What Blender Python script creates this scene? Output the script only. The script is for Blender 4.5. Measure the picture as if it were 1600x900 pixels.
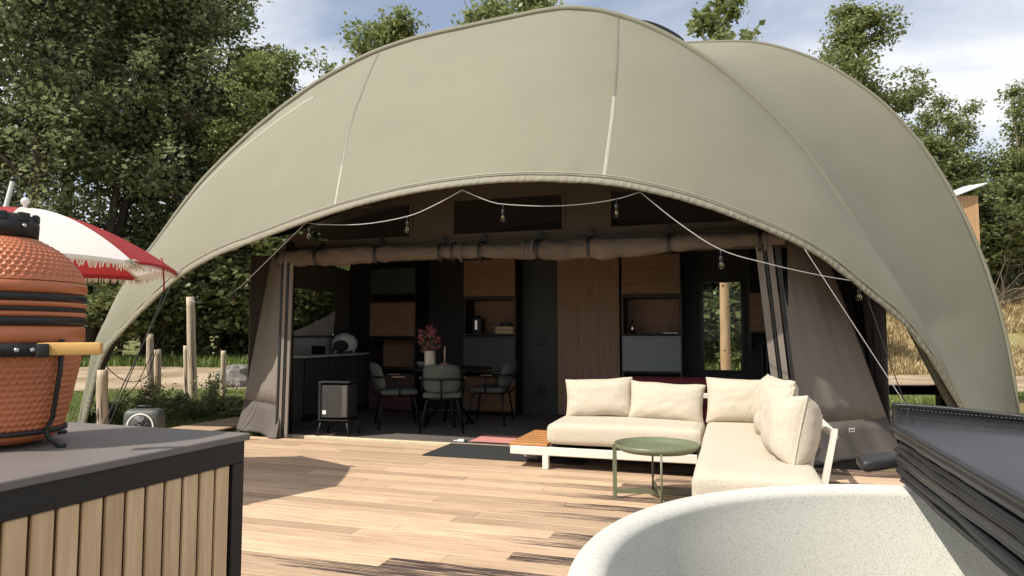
import bpy, math, random
import numpy as np
from mathutils import Vector, Matrix, noise as mnoise
R = math.radians
random.seed(7); rng = np.random.default_rng(7)
for o in list(bpy.data.objects): bpy.data.objects.remove(o)
scene = bpy.context.scene
COL = scene.collection

# ------------------------------------------------------------------ camera
F, W, H_ = 1060.0, 1600.0, 900.0
CAMZ = 1.2
PITCH = math.atan(71 / F)
cam = bpy.data.cameras.new('camera'); camo = bpy.data.objects.new('camera', cam); COL.objects.link(camo)
cam.sensor_width = 36; cam.lens = 36 * F / W; cam.clip_end = 600; cam.clip_start = .05
camo.location = (0, 0, CAMZ); camo.rotation_euler = (math.pi / 2 + PITCH, 0, 0)
scene.camera = camo

# ------------------------------------------------------------------ sky, sun, exposure
SUN = Vector((-.74, -.44, 1.0)).normalized()          # towards the sun
EL = math.asin(SUN.z); AZ = math.atan2(SUN.x, SUN.y)
world = bpy.data.worlds.new('World'); scene.world = world; world.use_nodes = True
nt = world.node_tree; nt.nodes.clear()
def wn(t, **k):
    n = nt.nodes.new(t)
    for a, b in k.items(): setattr(n, a, b)
    return n
out = wn('ShaderNodeOutputWorld'); bg = wn('ShaderNodeBackground'); bg.inputs['Strength'].default_value = .125
sky = wn('ShaderNodeTexSky', sky_type='NISHITA', sun_disc=False, sun_elevation=EL, sun_rotation=AZ)
sky.air_density = 1.0; sky.dust_density = .6; sky.ozone_density = 1.6
tc = wn('ShaderNodeTexCoord'); sep = wn('ShaderNodeSeparateXYZ'); nt.links.new(tc.outputs['Generated'], sep.inputs[0])
zz = wn('ShaderNodeMath', operation='MAXIMUM'); zz.inputs[1].default_value = .0; nt.links.new(sep.outputs['Z'], zz.inputs[0])
za = wn('ShaderNodeMath', operation='ADD'); za.inputs[1].default_value = .22; nt.links.new(zz.outputs[0], za.inputs[0])
dx = wn('ShaderNodeMath', operation='DIVIDE'); dy = wn('ShaderNodeMath', operation='DIVIDE')
nt.links.new(sep.outputs['X'], dx.inputs[0]); nt.links.new(za.outputs[0], dx.inputs[1])
nt.links.new(sep.outputs['Y'], dy.inputs[0]); nt.links.new(za.outputs[0], dy.inputs[1])
cmb = wn('ShaderNodeCombineXYZ'); nt.links.new(dx.outputs[0], cmb.inputs[0]); nt.links.new(dy.outputs[0], cmb.inputs[1])
mp = wn('ShaderNodeMapping'); mp.inputs['Scale'].default_value = (1.0, 1.7, 1); mp.inputs['Rotation'].default_value = (0, 0, .5); mp.inputs['Location'].default_value = (3.1, 1.2, 0)
nt.links.new(cmb.outputs[0], mp.inputs[0])
nz = wn('ShaderNodeTexNoise'); nz.inputs['Scale'].default_value = 1.15; nz.inputs['Detail'].default_value = 7; nz.inputs['Roughness'].default_value = .54; nz.inputs['Distortion'].default_value = .5
nt.links.new(mp.outputs[0], nz.inputs['Vector'])
cr = wn('ShaderNodeValToRGB'); cr.color_ramp.elements[0].position = .36; cr.color_ramp.elements[1].position = .60
cr.color_ramp.elements[0].color = (.20, .20, .20, 1); cr.color_ramp.elements[1].color = (.96, .96, .96, 1)
nt.links.new(nz.outputs['Fac'], cr.inputs[0])
mx = wn('ShaderNodeMix', data_type='RGBA'); nt.links.new(cr.outputs[0], mx.inputs['Factor'])
nt.links.new(sky.outputs[0], mx.inputs['A']); mx.inputs['B'].default_value = (7.3, 7.4, 7.65, 1)
nt.links.new(mx.outputs['Result'], bg.inputs['Color']); nt.links.new(bg.outputs[0], out.inputs['Surface'])
sun = bpy.data.lights.new('sun', 'SUN'); suno = bpy.data.objects.new('sun', sun); COL.objects.link(suno)
sun.energy = 5.0; sun.angle = R(.53); sun.color = (1, .94, .83)
suno.rotation_euler = SUN.to_track_quat('Z', 'Y').to_euler(); suno.location = (-20, -15, 30)
scene.view_settings.view_transform = 'Standard'; scene.view_settings.look = 'None'
scene.view_settings.gamma = 1; scene.view_settings.exposure = 0.16; scene.view_settings.use_curve_mapping = False
scene.render.resolution_x = 1024; scene.render.resolution_y = 576
scene.render.engine = 'CYCLES'; scene.cycles.max_bounces = 8; scene.cycles.transparent_max_bounces = 24

# ------------------------------------------------------------------ photo geometry helpers
CP, SP = math.cos(PITCH), math.sin(PITCH)
def ray(u, v):
    x = (u - 800) / F; y = (450 - v) / F
    return Vector((x, CP - y * SP, SP + y * CP))
def G(u, v, z=0.0):                       # pixel -> point on the level plane z
    r = ray(u, v); k = (z - CAMZ) / r.z
    return Vector((0, 0, CAMZ)) + r * k
def D(u, v, d):                           # pixel -> point at ground distance d (along +Y)
    r = ray(u, v); return Vector((0, 0, CAMZ)) + r * (d / r.y)
YAW = R(17.9)                             # the deck boards, the lodge and the sofa share this heading
E2 = Vector((math.cos(YAW), -math.sin(YAW), 0)); E1 = Vector((math.sin(YAW), math.cos(YAW), 0))
P0 = Vector((-2.71, 8.15, 0))
def HW(a, b, z=0): return P0 + E2 * a + E1 * b + Vector((0, 0, z))
def toab(p): q = Vector(p) - P0; return (q.dot(E2), q.dot(E1), p[2])
def onb(u, v, b):                         # pixel -> (a, z) on the lodge plane b = const
    r = ray(u, v); o = Vector((0, 0, CAMZ)) - P0
    k = (b - o.dot(E1)) / r.dot(E1); p = Vector((0, 0, CAMZ)) + r * k
    return ((p - P0).dot(E2), p.z)
def sstep(a, b, x):
    t = min(1, max(0, (x - a) / (b - a))); return t * t * (3 - 2 * t)

# ------------------------------------------------------------------ materials
MATS = {}
def mat(name, col, rough=.6, var=.12, vscale=6, bump=0, bscale=120, metal=0, coat=0, sub=None, stretch=(1, 1, 1), col2=None, spec=.5, detail=4, objrand=0, emit=None, coord='Object'):
    if name in MATS: return MATS[name]
    m = bpy.data.materials.new(name); m.use_nodes = True; n = m.node_tree; P = n.nodes['Principled BSDF']
    P.inputs['Roughness'].default_value = rough; P.inputs['Metallic'].default_value = metal
    P.inputs['Coat Weight'].default_value = coat; P.inputs['Specular IOR Level'].default_value = spec
    t = n.nodes.new('ShaderNodeTexCoord'); mpn = n.nodes.new('ShaderNodeMapping'); mpn.inputs['Scale'].default_value = stretch
    if objrand:
        oi = n.nodes.new('ShaderNodeObjectInfo'); va = n.nodes.new('ShaderNodeVectorMath'); va.operation = 'ADD'
        sc = n.nodes.new('ShaderNodeVectorMath'); sc.operation = 'SCALE'; sc.inputs[0].default_value = (37, 19, 11)
        n.links.new(oi.outputs['Random'], sc.inputs['Scale']); n.links.new(t.outputs[coord], va.inputs[0]); n.links.new(sc.outputs[0], va.inputs[1])
        n.links.new(va.outputs[0], mpn.inputs[0])
    else: n.links.new(t.outputs[coord], mpn.inputs[0])
    nz = n.nodes.new('ShaderNodeTexNoise'); nz.inputs['Scale'].default_value = vscale; nz.inputs['Detail'].default_value = detail; nz.inputs['Roughness'].default_value = .6
    n.links.new(mpn.outputs[0], nz.inputs['Vector'])
    rp = n.nodes.new('ShaderNodeValToRGB'); n.links.new(nz.outputs['Fac'], rp.inputs[0])
    c = np.array(col); c2 = np.array(col2) if col2 else np.clip(c * (1 + var), 0, 1)
    rp.color_ramp.elements[0].position = .28; rp.color_ramp.elements[1].position = .72
    rp.color_ramp.elements[0].color = (*(c if col2 else c * (1 - var)), 1); rp.color_ramp.elements[1].color = (*c2, 1)
    last = rp.outputs[0]
    if objrand:
        hs = n.nodes.new('ShaderNodeHueSaturation'); mr = n.nodes.new('ShaderNodeMapRange'); mr.inputs['To Min'].default_value = 1 - objrand; mr.inputs['To Max'].default_value = 1 + objrand
        n.links.new(oi.outputs['Random'], mr.inputs['Value']); n.links.new(mr.outputs[0], hs.inputs['Value']); n.links.new(last, hs.inputs['Color']); last = hs.outputs[0]
    n.links.new(last, P.inputs['Base Color'])
    if bump:
        b = n.nodes.new('ShaderNodeBump'); b.inputs['Strength'].default_value = bump; b.inputs['Distance'].default_value = .01
        bn = n.nodes.new('ShaderNodeTexNoise'); bn.inputs['Scale'].default_value = bscale; bn.inputs['Detail'].default_value = 3
        n.links.new(mpn.outputs[0], bn.inputs['Vector']); n.links.new(bn.outputs['Fac'], b.inputs['Height']); n.links.new(b.outputs[0], P.inputs['Normal'])
    if emit: P.inputs['Emission Color'].default_value = (*emit[0], 1); P.inputs['Emission Strength'].default_value = emit[1]
    MATS[name] = m; return m
def translucent(m, w=.35, tint=1.0):
    n = m.node_tree; P = n.nodes['Principled BSDF']; o = n.nodes['Material Output']
    tr = n.nodes.new('ShaderNodeBsdfTranslucent'); ms = n.nodes.new('ShaderNodeMixShader'); ms.inputs[0].default_value = w
    src = P.inputs['Base Color'].links[0].from_socket
    n.links.new(src, tr.inputs['Color']); n.links.new(P.outputs[0], ms.inputs[1]); n.links.new(tr.outputs[0], ms.inputs[2]); n.links.new(ms.outputs[0], o.inputs['Surface'])
    return m
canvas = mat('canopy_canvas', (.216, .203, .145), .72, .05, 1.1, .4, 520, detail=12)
shade_under = mat('canopy_shade_underside', (.060, .052, .042), .85, .08, 3)  # dark underside added to deepen the shade below the canopy
hemm = mat('canopy_hem', (.255, .238, .178), .75, .08, 3, .15, 300)
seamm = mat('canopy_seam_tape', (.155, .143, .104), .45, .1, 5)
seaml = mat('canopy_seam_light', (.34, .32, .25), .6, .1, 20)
brown = mat('brown_canvas', (.195, .166, .140), .85, .08, 2.5, .12, 380)
browndk = mat('dark_brown_canvas', (.105, .088, .077), .8, .1, 3, .12, 300)
black = mat('black_paint', (.0075, .0075, .008), .5, .2, 8)
blackm = mat('black_metal', (.015, .015, .016), .35, .2, 20, metal=.6)
darkwall = mat('dark_panel', (.012, .012, .012), .6, .1, 3)
greenwall = mat('green_black_wall', (.030, .038, .033), .6, .08, 2)
greydoor = mat('grey_green_laminate', (.20, .235, .225), .5, .04, 2)
darkdoor = mat('olive_laminate', (.045, .055, .047), .55, .04, 2)
woodin = mat('interior_oak', (.17, .092, .052), .6, .0, 2.2, .06, 60, stretch=(1.2, 1, 9), col2=(.255, .148, .088), detail=8)
woodinv = mat('interior_oak_upright', (.20, .115, .068), .6, .0, 2.2, .06, 60, stretch=(9, 1, .9), col2=(.31, .19, .118), detail=8)
marble = mat('marble', (.62, .62, .60), .3, .0, 3, col2=(.34, .34, .33), detail=12)
whitep = mat('white_plastic', (.80, .80, .77), .35, .03, 4)
creamm = mat('cream_metal', (.74, .69, .60), .45, .04, 6)
fabric = mat('sofa_fabric', (.64, .565, .45), .95, .16, 150, 1.0, 190)
redfab = mat('red_fabric', (.13, .018, .022), .95, .3, 60, .4, 200)
chairfab = mat('chair_fabric', (.085, .095, .082), .95, .25, 120, .4, 260)
teak = mat('teak', (.44, .20, .065), .5, .2, 5, .05, 60, stretch=(1, 14, 4), objrand=.08)
sage = mat('sage_metal', (.150, .165, .100), .42, .05, 8)
matblack = mat('mat_rubber', (.028, .028, .029), .95, .35, 220, .6, 400)
matred = mat('mat_red', (.52, .17, .15), .95, .0, 1.0, .3, 200, stretch=(14, 30, 1), col2=(.66, .33, .29))
terra = mat('terracotta_glaze', (.47, .145, .056), .42, .14, 7, coat=.08, bump=.05, bscale=60)
bamboo = mat('bamboo', (.60, .33, .09), .4, .0, 3, col2=(.72, .44, .15), stretch=(2, 25, 25))
steel = mat('steel', (.6, .6, .6), .25, .1, 10, metal=1)
stonetop = mat('grey_stone_top', (.155, .135, .125), .55, .07, 14, .08, 160)
slatw = mat('oak_slat', (.54, .36, .20), .65, .0, 3.0, .12, 50, stretch=(14, 14, .9), col2=(.80, .585, .36), detail=8, objrand=.10)
slatgap = mat('slat_backing', (.17, .095, .045), .8, .2, 6)
umbw = translucent(mat('umbrella_white', (.80, .79, .76), .85, .03, 3, .05, 300), .35)
umbr = translucent(mat('umbrella_red', (.36, .032, .036), .85, .06, 3, .05, 300), .35)
fringe = translucent(mat('cotton_fringe', (.72, .68, .58), .95, .1, 60), .45)
rope = mat('rope', (.03, .03, .032), .8, .1, 30)
ropel = mat('pale_rope', (.42, .40, .36), .7, .1, 30)
cordm = mat('cable', (.50, .49, .47), .5, .1, 30)
floorin = mat('grey_floor_boards', (.10, .086, .077), .6, .0, 1.0, .06, 50, stretch=(1, 14, 1), col2=(.155, .135, .122), detail=7, objrand=.1)
creamsill = mat('sill', (.70, .55, .36), .6, .1, 6, stretch=(1, 12, 1))
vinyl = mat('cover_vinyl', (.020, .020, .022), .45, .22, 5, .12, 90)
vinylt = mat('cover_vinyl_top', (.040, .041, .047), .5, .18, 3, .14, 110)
stitch = mat('stitch', (.012, .012, .012), .9)
postw = mat('weathered_post', (.36, .27, .18), .85, .0, 3, .5, 18, stretch=(9, 9, 1), col2=(.60, .49, .36), detail=7, objrand=.15)
bark = mat('bark', (.075, .060, .045), .9, .35, 4, .5, 12, stretch=(3, 3, .7))
barkl = mat('pale_bark', (.19, .155, .11), .9, .3, 4, .4, 12, stretch=(3, 3, .7))
def leafmat(name, c1, c2, w=.42, rough=.42):
    m = bpy.data.materials.new(name); m.use_nodes = True; n = m.node_tree; P = n.nodes['Principled BSDF']; o = n.nodes['Material Output']
    g = n.nodes.new('ShaderNodeNewGeometry'); rp = n.nodes.new('ShaderNodeValToRGB')
    rp.color_ramp.elements[0].color = (*c1, 1); rp.color_ramp.elements[1].color = (*c2, 1)
    n.links.new(g.outputs['Random Per Island'], rp.inputs[0]); n.links.new(rp.outputs[0], P.inputs['Base Color']); P.inputs['Roughness'].default_value = rough
    tr = n.nodes.new('ShaderNodeBsdfTranslucent'); n.links.new(rp.outputs[0], tr.inputs[0]); ms = n.nodes.new('ShaderNodeMixShader'); ms.inputs[0].default_value = w
    n.links.new(P.outputs[0], ms.inputs[1]); n.links.new(tr.outputs[0], ms.inputs[2]); n.links.new(ms.outputs[0], o.inputs['Surface']); return m
leafd = leafmat('leaf_dark', (.12, .15, .06), (.32, .36, .18))
leafm = leafmat('leaf_mid', (.13, .165, .05), (.33, .355, .145))
leafs = leafmat('leaf_shrub', (.080, .105, .036), (.23, .26, .10))
grassm = leafmat('grass_blade', (.11, .165, .03), (.25, .30, .085), .3, .6)
drym = leafmat('dry_grass', (.42, .32, .16), (.66, .54, .32), .3, .7)
flowm = leafmat('flower_petal', (.32, .05, .10), (.55, .22, .26), .3, .6)
glassb = bpy.data.materials.new('clear_glass'); glassb.use_nodes = True
_n = glassb.node_tree; _g = _n.nodes.new('ShaderNodeBsdfGlossy'); _g.inputs['Roughness'].default_value = .03; _t = _n.nodes.new('ShaderNodeBsdfTransparent'); _t.inputs[0].default_value = (.93, .95, .94, 1)
_f = _n.nodes.new('ShaderNodeFresnel'); _f.inputs[0].default_value = 1.2; _m = _n.nodes.new('ShaderNodeMixShader')
_n.links.new(_f.outputs[0], _m.inputs[0]); _n.links.new(_t.outputs[0], _m.inputs[1]); _n.links.new(_g.outputs[0], _m.inputs[2]); _n.links.new(_m.outputs[0], _n.nodes['Material Output'].inputs['Surface'])
def meshscreen():
    m = bpy.data.materials.new('window_mesh'); m.use_nodes = True; n = m.node_tree
    t = n.nodes.new('ShaderNodeBsdfTransparent'); t.inputs[0].default_value = (1, 1, 1, 1); d = n.nodes.new('ShaderNodeBsdfDiffuse'); d.inputs[0].default_value = (.012, .012, .012, 1)
    ms = n.nodes.new('ShaderNodeMixShader'); ms.inputs[0].default_value = .62
    n.links.new(t.outputs[0], ms.inputs[1]); n.links.new(d.outputs[0], ms.inputs[2]); n.links.new(ms.outputs[0], n.nodes['Material Output'].inputs['Surface']); return m
screenm = meshscreen()
def deckmat():
    m = bpy.data.materials.new('deck_plank'); m.use_nodes = True; n = m.node_tree; L = n.links; P = n.nodes['Principled BSDF']
    def N(t, **k):
        x = n.nodes.new(t)
        for a, b in k.items(): setattr(x, a, b)
        return x
    def MA(op, a, b=None, c=None):
        x = N('ShaderNodeMath', operation=op)
        for i, s in enumerate((a, b, c)):
            if s is None: continue
            if isinstance(s, (int, float)): x.inputs[i].default_value = s
            else: L.new(s, x.inputs[i])
        return x.outputs[0]
    tc = N('ShaderNodeTexCoord'); oi = N('ShaderNodeObjectInfo'); rnd = oi.outputs['Random']
    off = N('ShaderNodeVectorMath', operation='SCALE'); off.inputs[0].default_value = (41, 17, 5); L.new(rnd, off.inputs['Scale'])
    ad = N('ShaderNodeVectorMath', operation='ADD'); L.new(tc.outputs['Object'], ad.inputs[0]); L.new(off.outputs[0], ad.inputs[1])
    def noise(scale, st, detail=6, rough=.6, dist=0):
        mpn = N('ShaderNodeMapping'); mpn.inputs['Scale'].default_value = st; L.new(ad.outputs[0], mpn.inputs[0])
        z = N('ShaderNodeTexNoise'); z.inputs['Scale'].default_value = scale; z.inputs['Detail'].default_value = detail; z.inputs['Roughness'].default_value = rough; z.inputs['Distortion'].default_value = dist
        L.new(mpn.outputs[0], z.inputs['Vector']); return z.outputs['Fac']
    grain = noise(2.4, (1.0, 34, 1), 10, .72, .6); cross = noise(5, (9, 3, 1), 3, .5)
    r1 = N('ShaderNodeValToRGB'); L.new(grain, r1.inputs[0]); e = r1.color_ramp.elements
    e[0].position = .30; e[0].color = (.26, .155, .09, 1); e[1].position = .68; e[1].color = (.66, .485, .33, 1)
    k = r1.color_ramp.elements.new(.5); k.color = (.56, .385, .245, 1)
    hs = N('ShaderNodeHueSaturation'); L.new(r1.outputs[0], hs.inputs['Color'])
    v = N('ShaderNodeMapRange'); v.inputs['To Min'].default_value = .74; v.inputs['To Max'].default_value = 1.14; L.new(rnd, v.inputs['Value']); L.new(v.outputs[0], hs.inputs['Value'])
    # worn dark streaks on some boards
    g = N('ShaderNodeNewGeometry'); dp = N('ShaderNodeVectorMath', operation='DOT_PRODUCT'); L.new(g.outputs['Position'], dp.inputs[0]); dp.inputs[1].default_value = tuple(E2)
    reg = N('ShaderNodeMapRange', interpolation_type='SMOOTHSTEP'); reg.inputs['From Min'].default_value = -2.4; reg.inputs['From Max'].default_value = -.5; 
    dq = N('ShaderNodeVectorMath', operation='DOT_PRODUCT'); L.new(g.outputs['Position'], dq.inputs[0]); dq.inputs[1].default_value = tuple(E1)
    nr = N('ShaderNodeMapRange', interpolation_type='SMOOTHSTEP'); nr.inputs['From Min'].default_value = 3.75; nr.inputs['From Max'].default_value = 3.25; L.new(dq.outputs['Value'], nr.inputs['Value'])
    L.new(MA('ADD', dp.outputs['Value'], MA('MULTIPLY', nr.outputs[0], 1.1)), reg.inputs['Value'])
    pick = MA('MULTIPLY', MA('FRACT', MA('MULTIPLY', rnd, 7.31)), 1.0)
    pk = N('ShaderNodeMapRange', interpolation_type='SMOOTHSTEP'); pk.inputs['From Min'].default_value = .42; pk.inputs['From Max'].default_value = .60; L.new(pick, pk.inputs['Value'])
    st = noise(3.0, (.6, 38, 1), 8, .72, .3)
    w = MA('ADD', MA('MULTIPLY', pk.outputs[0], reg.outputs[0]), -1.0)
    s = MA('ADD', st, MA('MULTIPLY', w, .26))
    sm = N('ShaderNodeMapRange', interpolation_type='SMOOTHSTEP'); sm.inputs['From Min'].default_value = .41; sm.inputs['From Max'].default_value = .49; L.new(s, sm.inputs['Value'])
    mx = N('ShaderNodeMix', data_type='RGBA'); L.new(sm.outputs[0], mx.inputs['Factor']); L.new(hs.outputs[0], mx.inputs['A']); hs.inputs['Saturation'].default_value = .97; mx.inputs['B'].default_value = (.045, .030, .028, 1)
    L.new(mx.outputs['Result'], P.inputs['Base Color']); P.inputs['Roughness'].default_value = .62; P.inputs['Specular IOR Level'].default_value = .35
    b = N('ShaderNodeBump'); b.inputs['Strength'].default_value = .35; b.inputs['Distance'].default_value = .004
    hh = MA('ADD', grain, MA('MULTIPLY', cross, .5)); L.new(hh, b.inputs['Height']); L.new(b.outputs[0], P.inputs['Normal'])
    return m
deckm = deckmat()
def terrazzo():
    m = bpy.data.materials.new('speckled_stone'); m.use_nodes = True; n = m.node_tree; L = n.links; P = n.nodes['Principled BSDF']
    tc = n.nodes.new('ShaderNodeTexCoord'); base = None
    for sc, th, c in ((230, .28, (.30, .27, .21)), (380, .34, (.42, .40, .33)), (170, .19, (.28, .25, .19))):
        v = n.nodes.new('ShaderNodeTexVoronoi'); v.inputs['Scale'].default_value = sc; L.new(tc.outputs['Object'], v.inputs['Vector'])
        lt = n.nodes.new('ShaderNodeMath'); lt.operation = 'LESS_THAN'; lt.inputs[1].default_value = th; L.new(v.outputs['Distance'], lt.inputs[0])
        # only some of the cells carry a chip
        sp_ = n.nodes.new('ShaderNodeSeparateColor'); L.new(v.outputs['Color'], sp_.inputs[0])
        l2 = n.nodes.new('ShaderNodeMath'); l2.operation = 'LESS_THAN'; l2.inputs[1].default_value = .5; L.new(sp_.outputs[0], l2.inputs[0])
        mu = n.nodes.new('ShaderNodeMath'); mu.operation = 'MULTIPLY'; L.new(lt.outputs[0], mu.inputs[0]); L.new(l2.outputs[0], mu.inputs[1])
        mx = n.nodes.new('ShaderNodeMix'); mx.data_type = 'RGBA'; L.new(mu.outputs[0], mx.inputs['Factor']); mx.inputs['B'].default_value = (*c, 1)
        if base: L.new(base, mx.inputs['A'])
        else: mx.inputs['A'].default_value = (.62, .61, .55, 1)
        base = mx.outputs['Result']
    L.new(base, P.inputs['Base Color']); P.inputs['Roughness'].default_value = .5; return m
stone = terrazzo()
def groundmat(name, c1, c2, c3, s1, s2, bump=.5):
    m = bpy.data.materials.new(name); m.use_nodes = True; n = m.node_tree; L = n.links; P = n.nodes['Principled BSDF']; P.inputs['Roughness'].default_value = .95; P.inputs['Specular IOR Level'].default_value = .1
    tc = n.nodes.new('ShaderNodeTexCoord'); a = n.nodes.new('ShaderNodeTexNoise'); a.inputs['Scale'].default_value = s1; a.inputs['Detail'].default_value = 8
    b = n.nodes.new('ShaderNodeTexNoise'); b.inputs['Scale'].default_value = s2; b.inputs['Detail'].default_value = 6
    L.new(tc.outputs['Object'], a.inputs['Vector']); L.new(tc.outputs['Object'], b.inputs['Vector'])
    r = n.nodes.new('ShaderNodeValToRGB'); L.new(b.outputs['Fac'], r.inputs[0]); r.color_ramp.elements[0].position = .3; r.color_ramp.elements[1].position = .7
    r.color_ramp.elements[0].color = (*c1, 1); r.color_ramp.elements[1].color = (*c2, 1)
    mr = n.nodes.new('ShaderNodeMapRange'); mr.inputs['From Min'].default_value = .42; mr.inputs['From Max'].default_value = .62; L.new(a.outputs['Fac'], mr.inputs['Value'])
    mx = n.nodes.new('ShaderNodeMix'); mx.data_type = 'RGBA'; L.new(mr.outputs[0], mx.inputs['Factor']); L.new(r.outputs[0], mx.inputs['A']); mx.inputs['B'].default_value = (*c3, 1)
    L.new(mx.outputs['Result'], P.inputs['Base Color'])
    bp = n.nodes.new('ShaderNodeBump'); bp.inputs['Strength'].default_value = bump; bp.inputs['Distance'].default_value = .05; L.new(b.outputs['Fac'], bp.inputs['Height']); L.new(bp.outputs[0], P.inputs['Normal']); return m
turf = groundmat('turf', (.055, .085, .02), (.13, .15, .045), (.20, .16, .075), .35, 9)
sand = groundmat('sandy_gravel', (.36, .275, .185), (.50, .40, .285), (.27, .20, .13), .5, 14)
bankm = groundmat('dry_bank', (.36, .27, .13), (.52, .41, .22), (.20, .18, .08), .4, 6)
mulch = groundmat('mulch', (.05, .035, .025), (.16, .12, .09), (.09, .07, .05), 3, 30)

# ------------------------------------------------------------------ mesh builder
class MB:
    def __init__(s): s.v = []; s.f = []; s.sm = []
    def add(s, vs, fs, smooth=False):
        o = len(s.v); s.v += [tuple(x) for x in vs]; s.f += [tuple(i + o for i in f) for f in fs]; s.sm += [smooth] * len(fs); return s
    def box(s, x0, x1, y0, y1, z0, z1, c=0.0):
        if c <= 0:
            v = [(x, y, z) for z in (z0, z1) for y in (y0, y1) for x in (x0, x1)]
            return s.add(v, [(0, 2, 3, 1), (4, 5, 7, 6), (0, 1, 5, 4), (2, 6, 7, 3), (0, 4, 6, 2), (1, 3, 7, 5)])
        # box with its edges chamfered
        P = []; idx = {}
        for sx in (0, 1):
            for sy in (0, 1):
                for sz in (0, 1):
                    X = (x0, x1)[sx]; Y = (y0, y1)[sy]; Z = (z0, z1)[sz]
                    ix = c if sx == 0 else -c; iy = c if sy == 0 else -c; iz = c if sz == 0 else -c
                    for k, p in enumerate(((X, Y + iy, Z + iz), (X + ix, Y, Z + iz), (X + ix, Y + iy, Z))):
                        idx[(sx, sy, sz, k)] = len(P); P.append(p)
        I = lambda a, b, c_, k: idx[(a, b, c_, k)]
        fs = []
        for q in (0, 1):
            r = lambda l: l if q else l[::-1]
            fs.append(r([I(q, 0, 0, 0), I(q, 1, 0, 0), I(q, 1, 1, 0), I(q, 0, 1, 0)]))
            fs.append(r([I(1, q, 0, 1), I(0, q, 0, 1), I(0, q, 1, 1), I(1, q, 1, 1)]))
            fs.append(r([I(0, 0, q, 2), I(1, 0, q, 2), I(1, 1, q, 2), I(0, 1, q, 2)]))
        for u in (0, 1):
            for w in (0, 1):
                fs.append([I(0, u, w, 1), I(1, u, w, 1), I(1, u, w, 2), I(0, u, w, 2)])
                fs.append([I(u, 0, w, 0), I(u, 1, w, 0), I(u, 1, w, 2), I(u, 0, w, 2)])
                fs.append([I(u, w, 0, 0), I(u, w, 1, 0), I(u, w, 1, 1), I(u, w, 0, 1)])
                for t in (0, 1): fs.append([I(u, w, t, 0), I(u, w, t, 1), I(u, w, t, 2)])
        return s.add(P, fs)
    def tube(s, pts, r, n=8, cap=True, smooth=True):
        pts = [Vector(p) for p in pts]; m = len(pts); rs = r if isinstance(r, (list, tuple)) else [r] * m
        V = []; up = None
        for i, p in enumerate(pts):
            t = (pts[min(i + 1, m - 1)] - pts[max(i - 1, 0)]).normalized()
            if up is None:
                up = Vector((0, 0, 1)) if abs(t.z) < .9 else Vector((1, 0, 0))
            x = t.cross(up).normalized(); y = x.cross(t).normalized(); up = y
            for k in range(n):
                a = 2 * math.pi * k / n; V.append(p + (x * math.cos(a) + y * math.sin(a)) * rs[i])
        Fc = [(i * n + k, i * n + (k + 1) % n, (i + 1) * n + (k + 1) % n, (i + 1) * n + k) for i in range(m - 1) for k in range(n)]
        s.add(V, Fc, smooth)
        if cap:
            o = len(s.v) - len(V); s.f += [tuple(o + k for k in range(n))[::-1], tuple(o + (m - 1) * n + k for k in range(n))]; s.sm += [False, False]
        return s
    def lathe(s, prof, n=32, c=(0, 0, 0), smooth=True, close=False):
        V = []; m = len(prof)
        for r, z in prof:
            for k in range(n):
                a = 2 * math.pi * k / n; V.append((c[0] + r * math.cos(a), c[1] + r * math.sin(a), c[2] + z))
        Fc = [(i * n + k, i * n + (k + 1) % n, ((i + 1) % m) * n + (k + 1) % n, ((i + 1) % m) * n + k) for i in range(m if close else m - 1) for k in range(n)]
        return s.add(V, Fc, smooth)
    def grid(s, rows, smooth=True):
        m = len(rows); n = len(rows[0]); V = [p for r in rows for p in r]
        return s.add(V, [(i * n + k, i * n + k + 1, (i + 1) * n + k + 1, (i + 1) * n + k) for i in range(m - 1) for k in range(n - 1)], smooth)
    def prism(s, poly, z0, z1):
        n = len(poly); V = [(x, y, z0) for x, y in poly] + [(x, y, z1) for x, y in poly]
        return s.add(V, [tuple(range(n))[::-1], tuple(range(n, 2 * n))] + [(i, (i + 1) % n, n + (i + 1) % n, n + i) for i in range(n)])
    def rbox(s, x0, x1, y0, y1, z0, z1, r=.05, n=8, crown=0, wr=0, seed=0):
        """soft rounded block, n cells a side, with a crowned top and light wrinkles"""
        c = Vector(((x0 + x1) / 2, (y0 + y1) / 2, (z0 + z1) / 2)); h = Vector(((x1 - x0) / 2, (y1 - y0) / 2, (z1 - z0) / 2)); r = min(r, h.x, h.y, h.z)
        for ax in range(3):
            for sg in (-1, 1):
                rows = []
                for i in range(n + 1):
                    row = []
                    for j in range(n + 1):
                        p = Vector((0, 0, 0)); p[ax] = sg
                        # crowd the rows towards the edges
                        f = lambda q: math.sin((2 * q / n - 1) * math.pi / 2) if n > 2 else 2 * q / n - 1
                        p[(ax + 1) % 3] = f(i) * sg; p[(ax + 2) % 3] = f(j)
                        q = Vector((p.x * h.x, p.y * h.y, p.z * h.z)); inn = Vector([max(-(h[k] - r), min(h[k] - r, q[k])) for k in range(3)])
                        d = q - inn
                        q = inn + (d.normalized() * r if d.length > 1e-9 else d)
                        w = (1 - (q.x / h.x) ** 2) * (1 - (q.y / h.y) ** 2)
                        q.z += crown * max(0, w) ** .7 * (1 if q.z > 0 else -.2)
                        if wr:
                            e = mnoise.noise(Vector((q.x * 5 + seed, q.y * 5, q.z * 9))) + .5 * mnoise.noise(Vector((q.x * 14 + seed, q.y * 11, q.z * 14)))
                            q += q.normalized() * wr * e
                        row.append(c + q)
                    rows.append(row)
                s.grid(rows)
        return s
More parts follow.
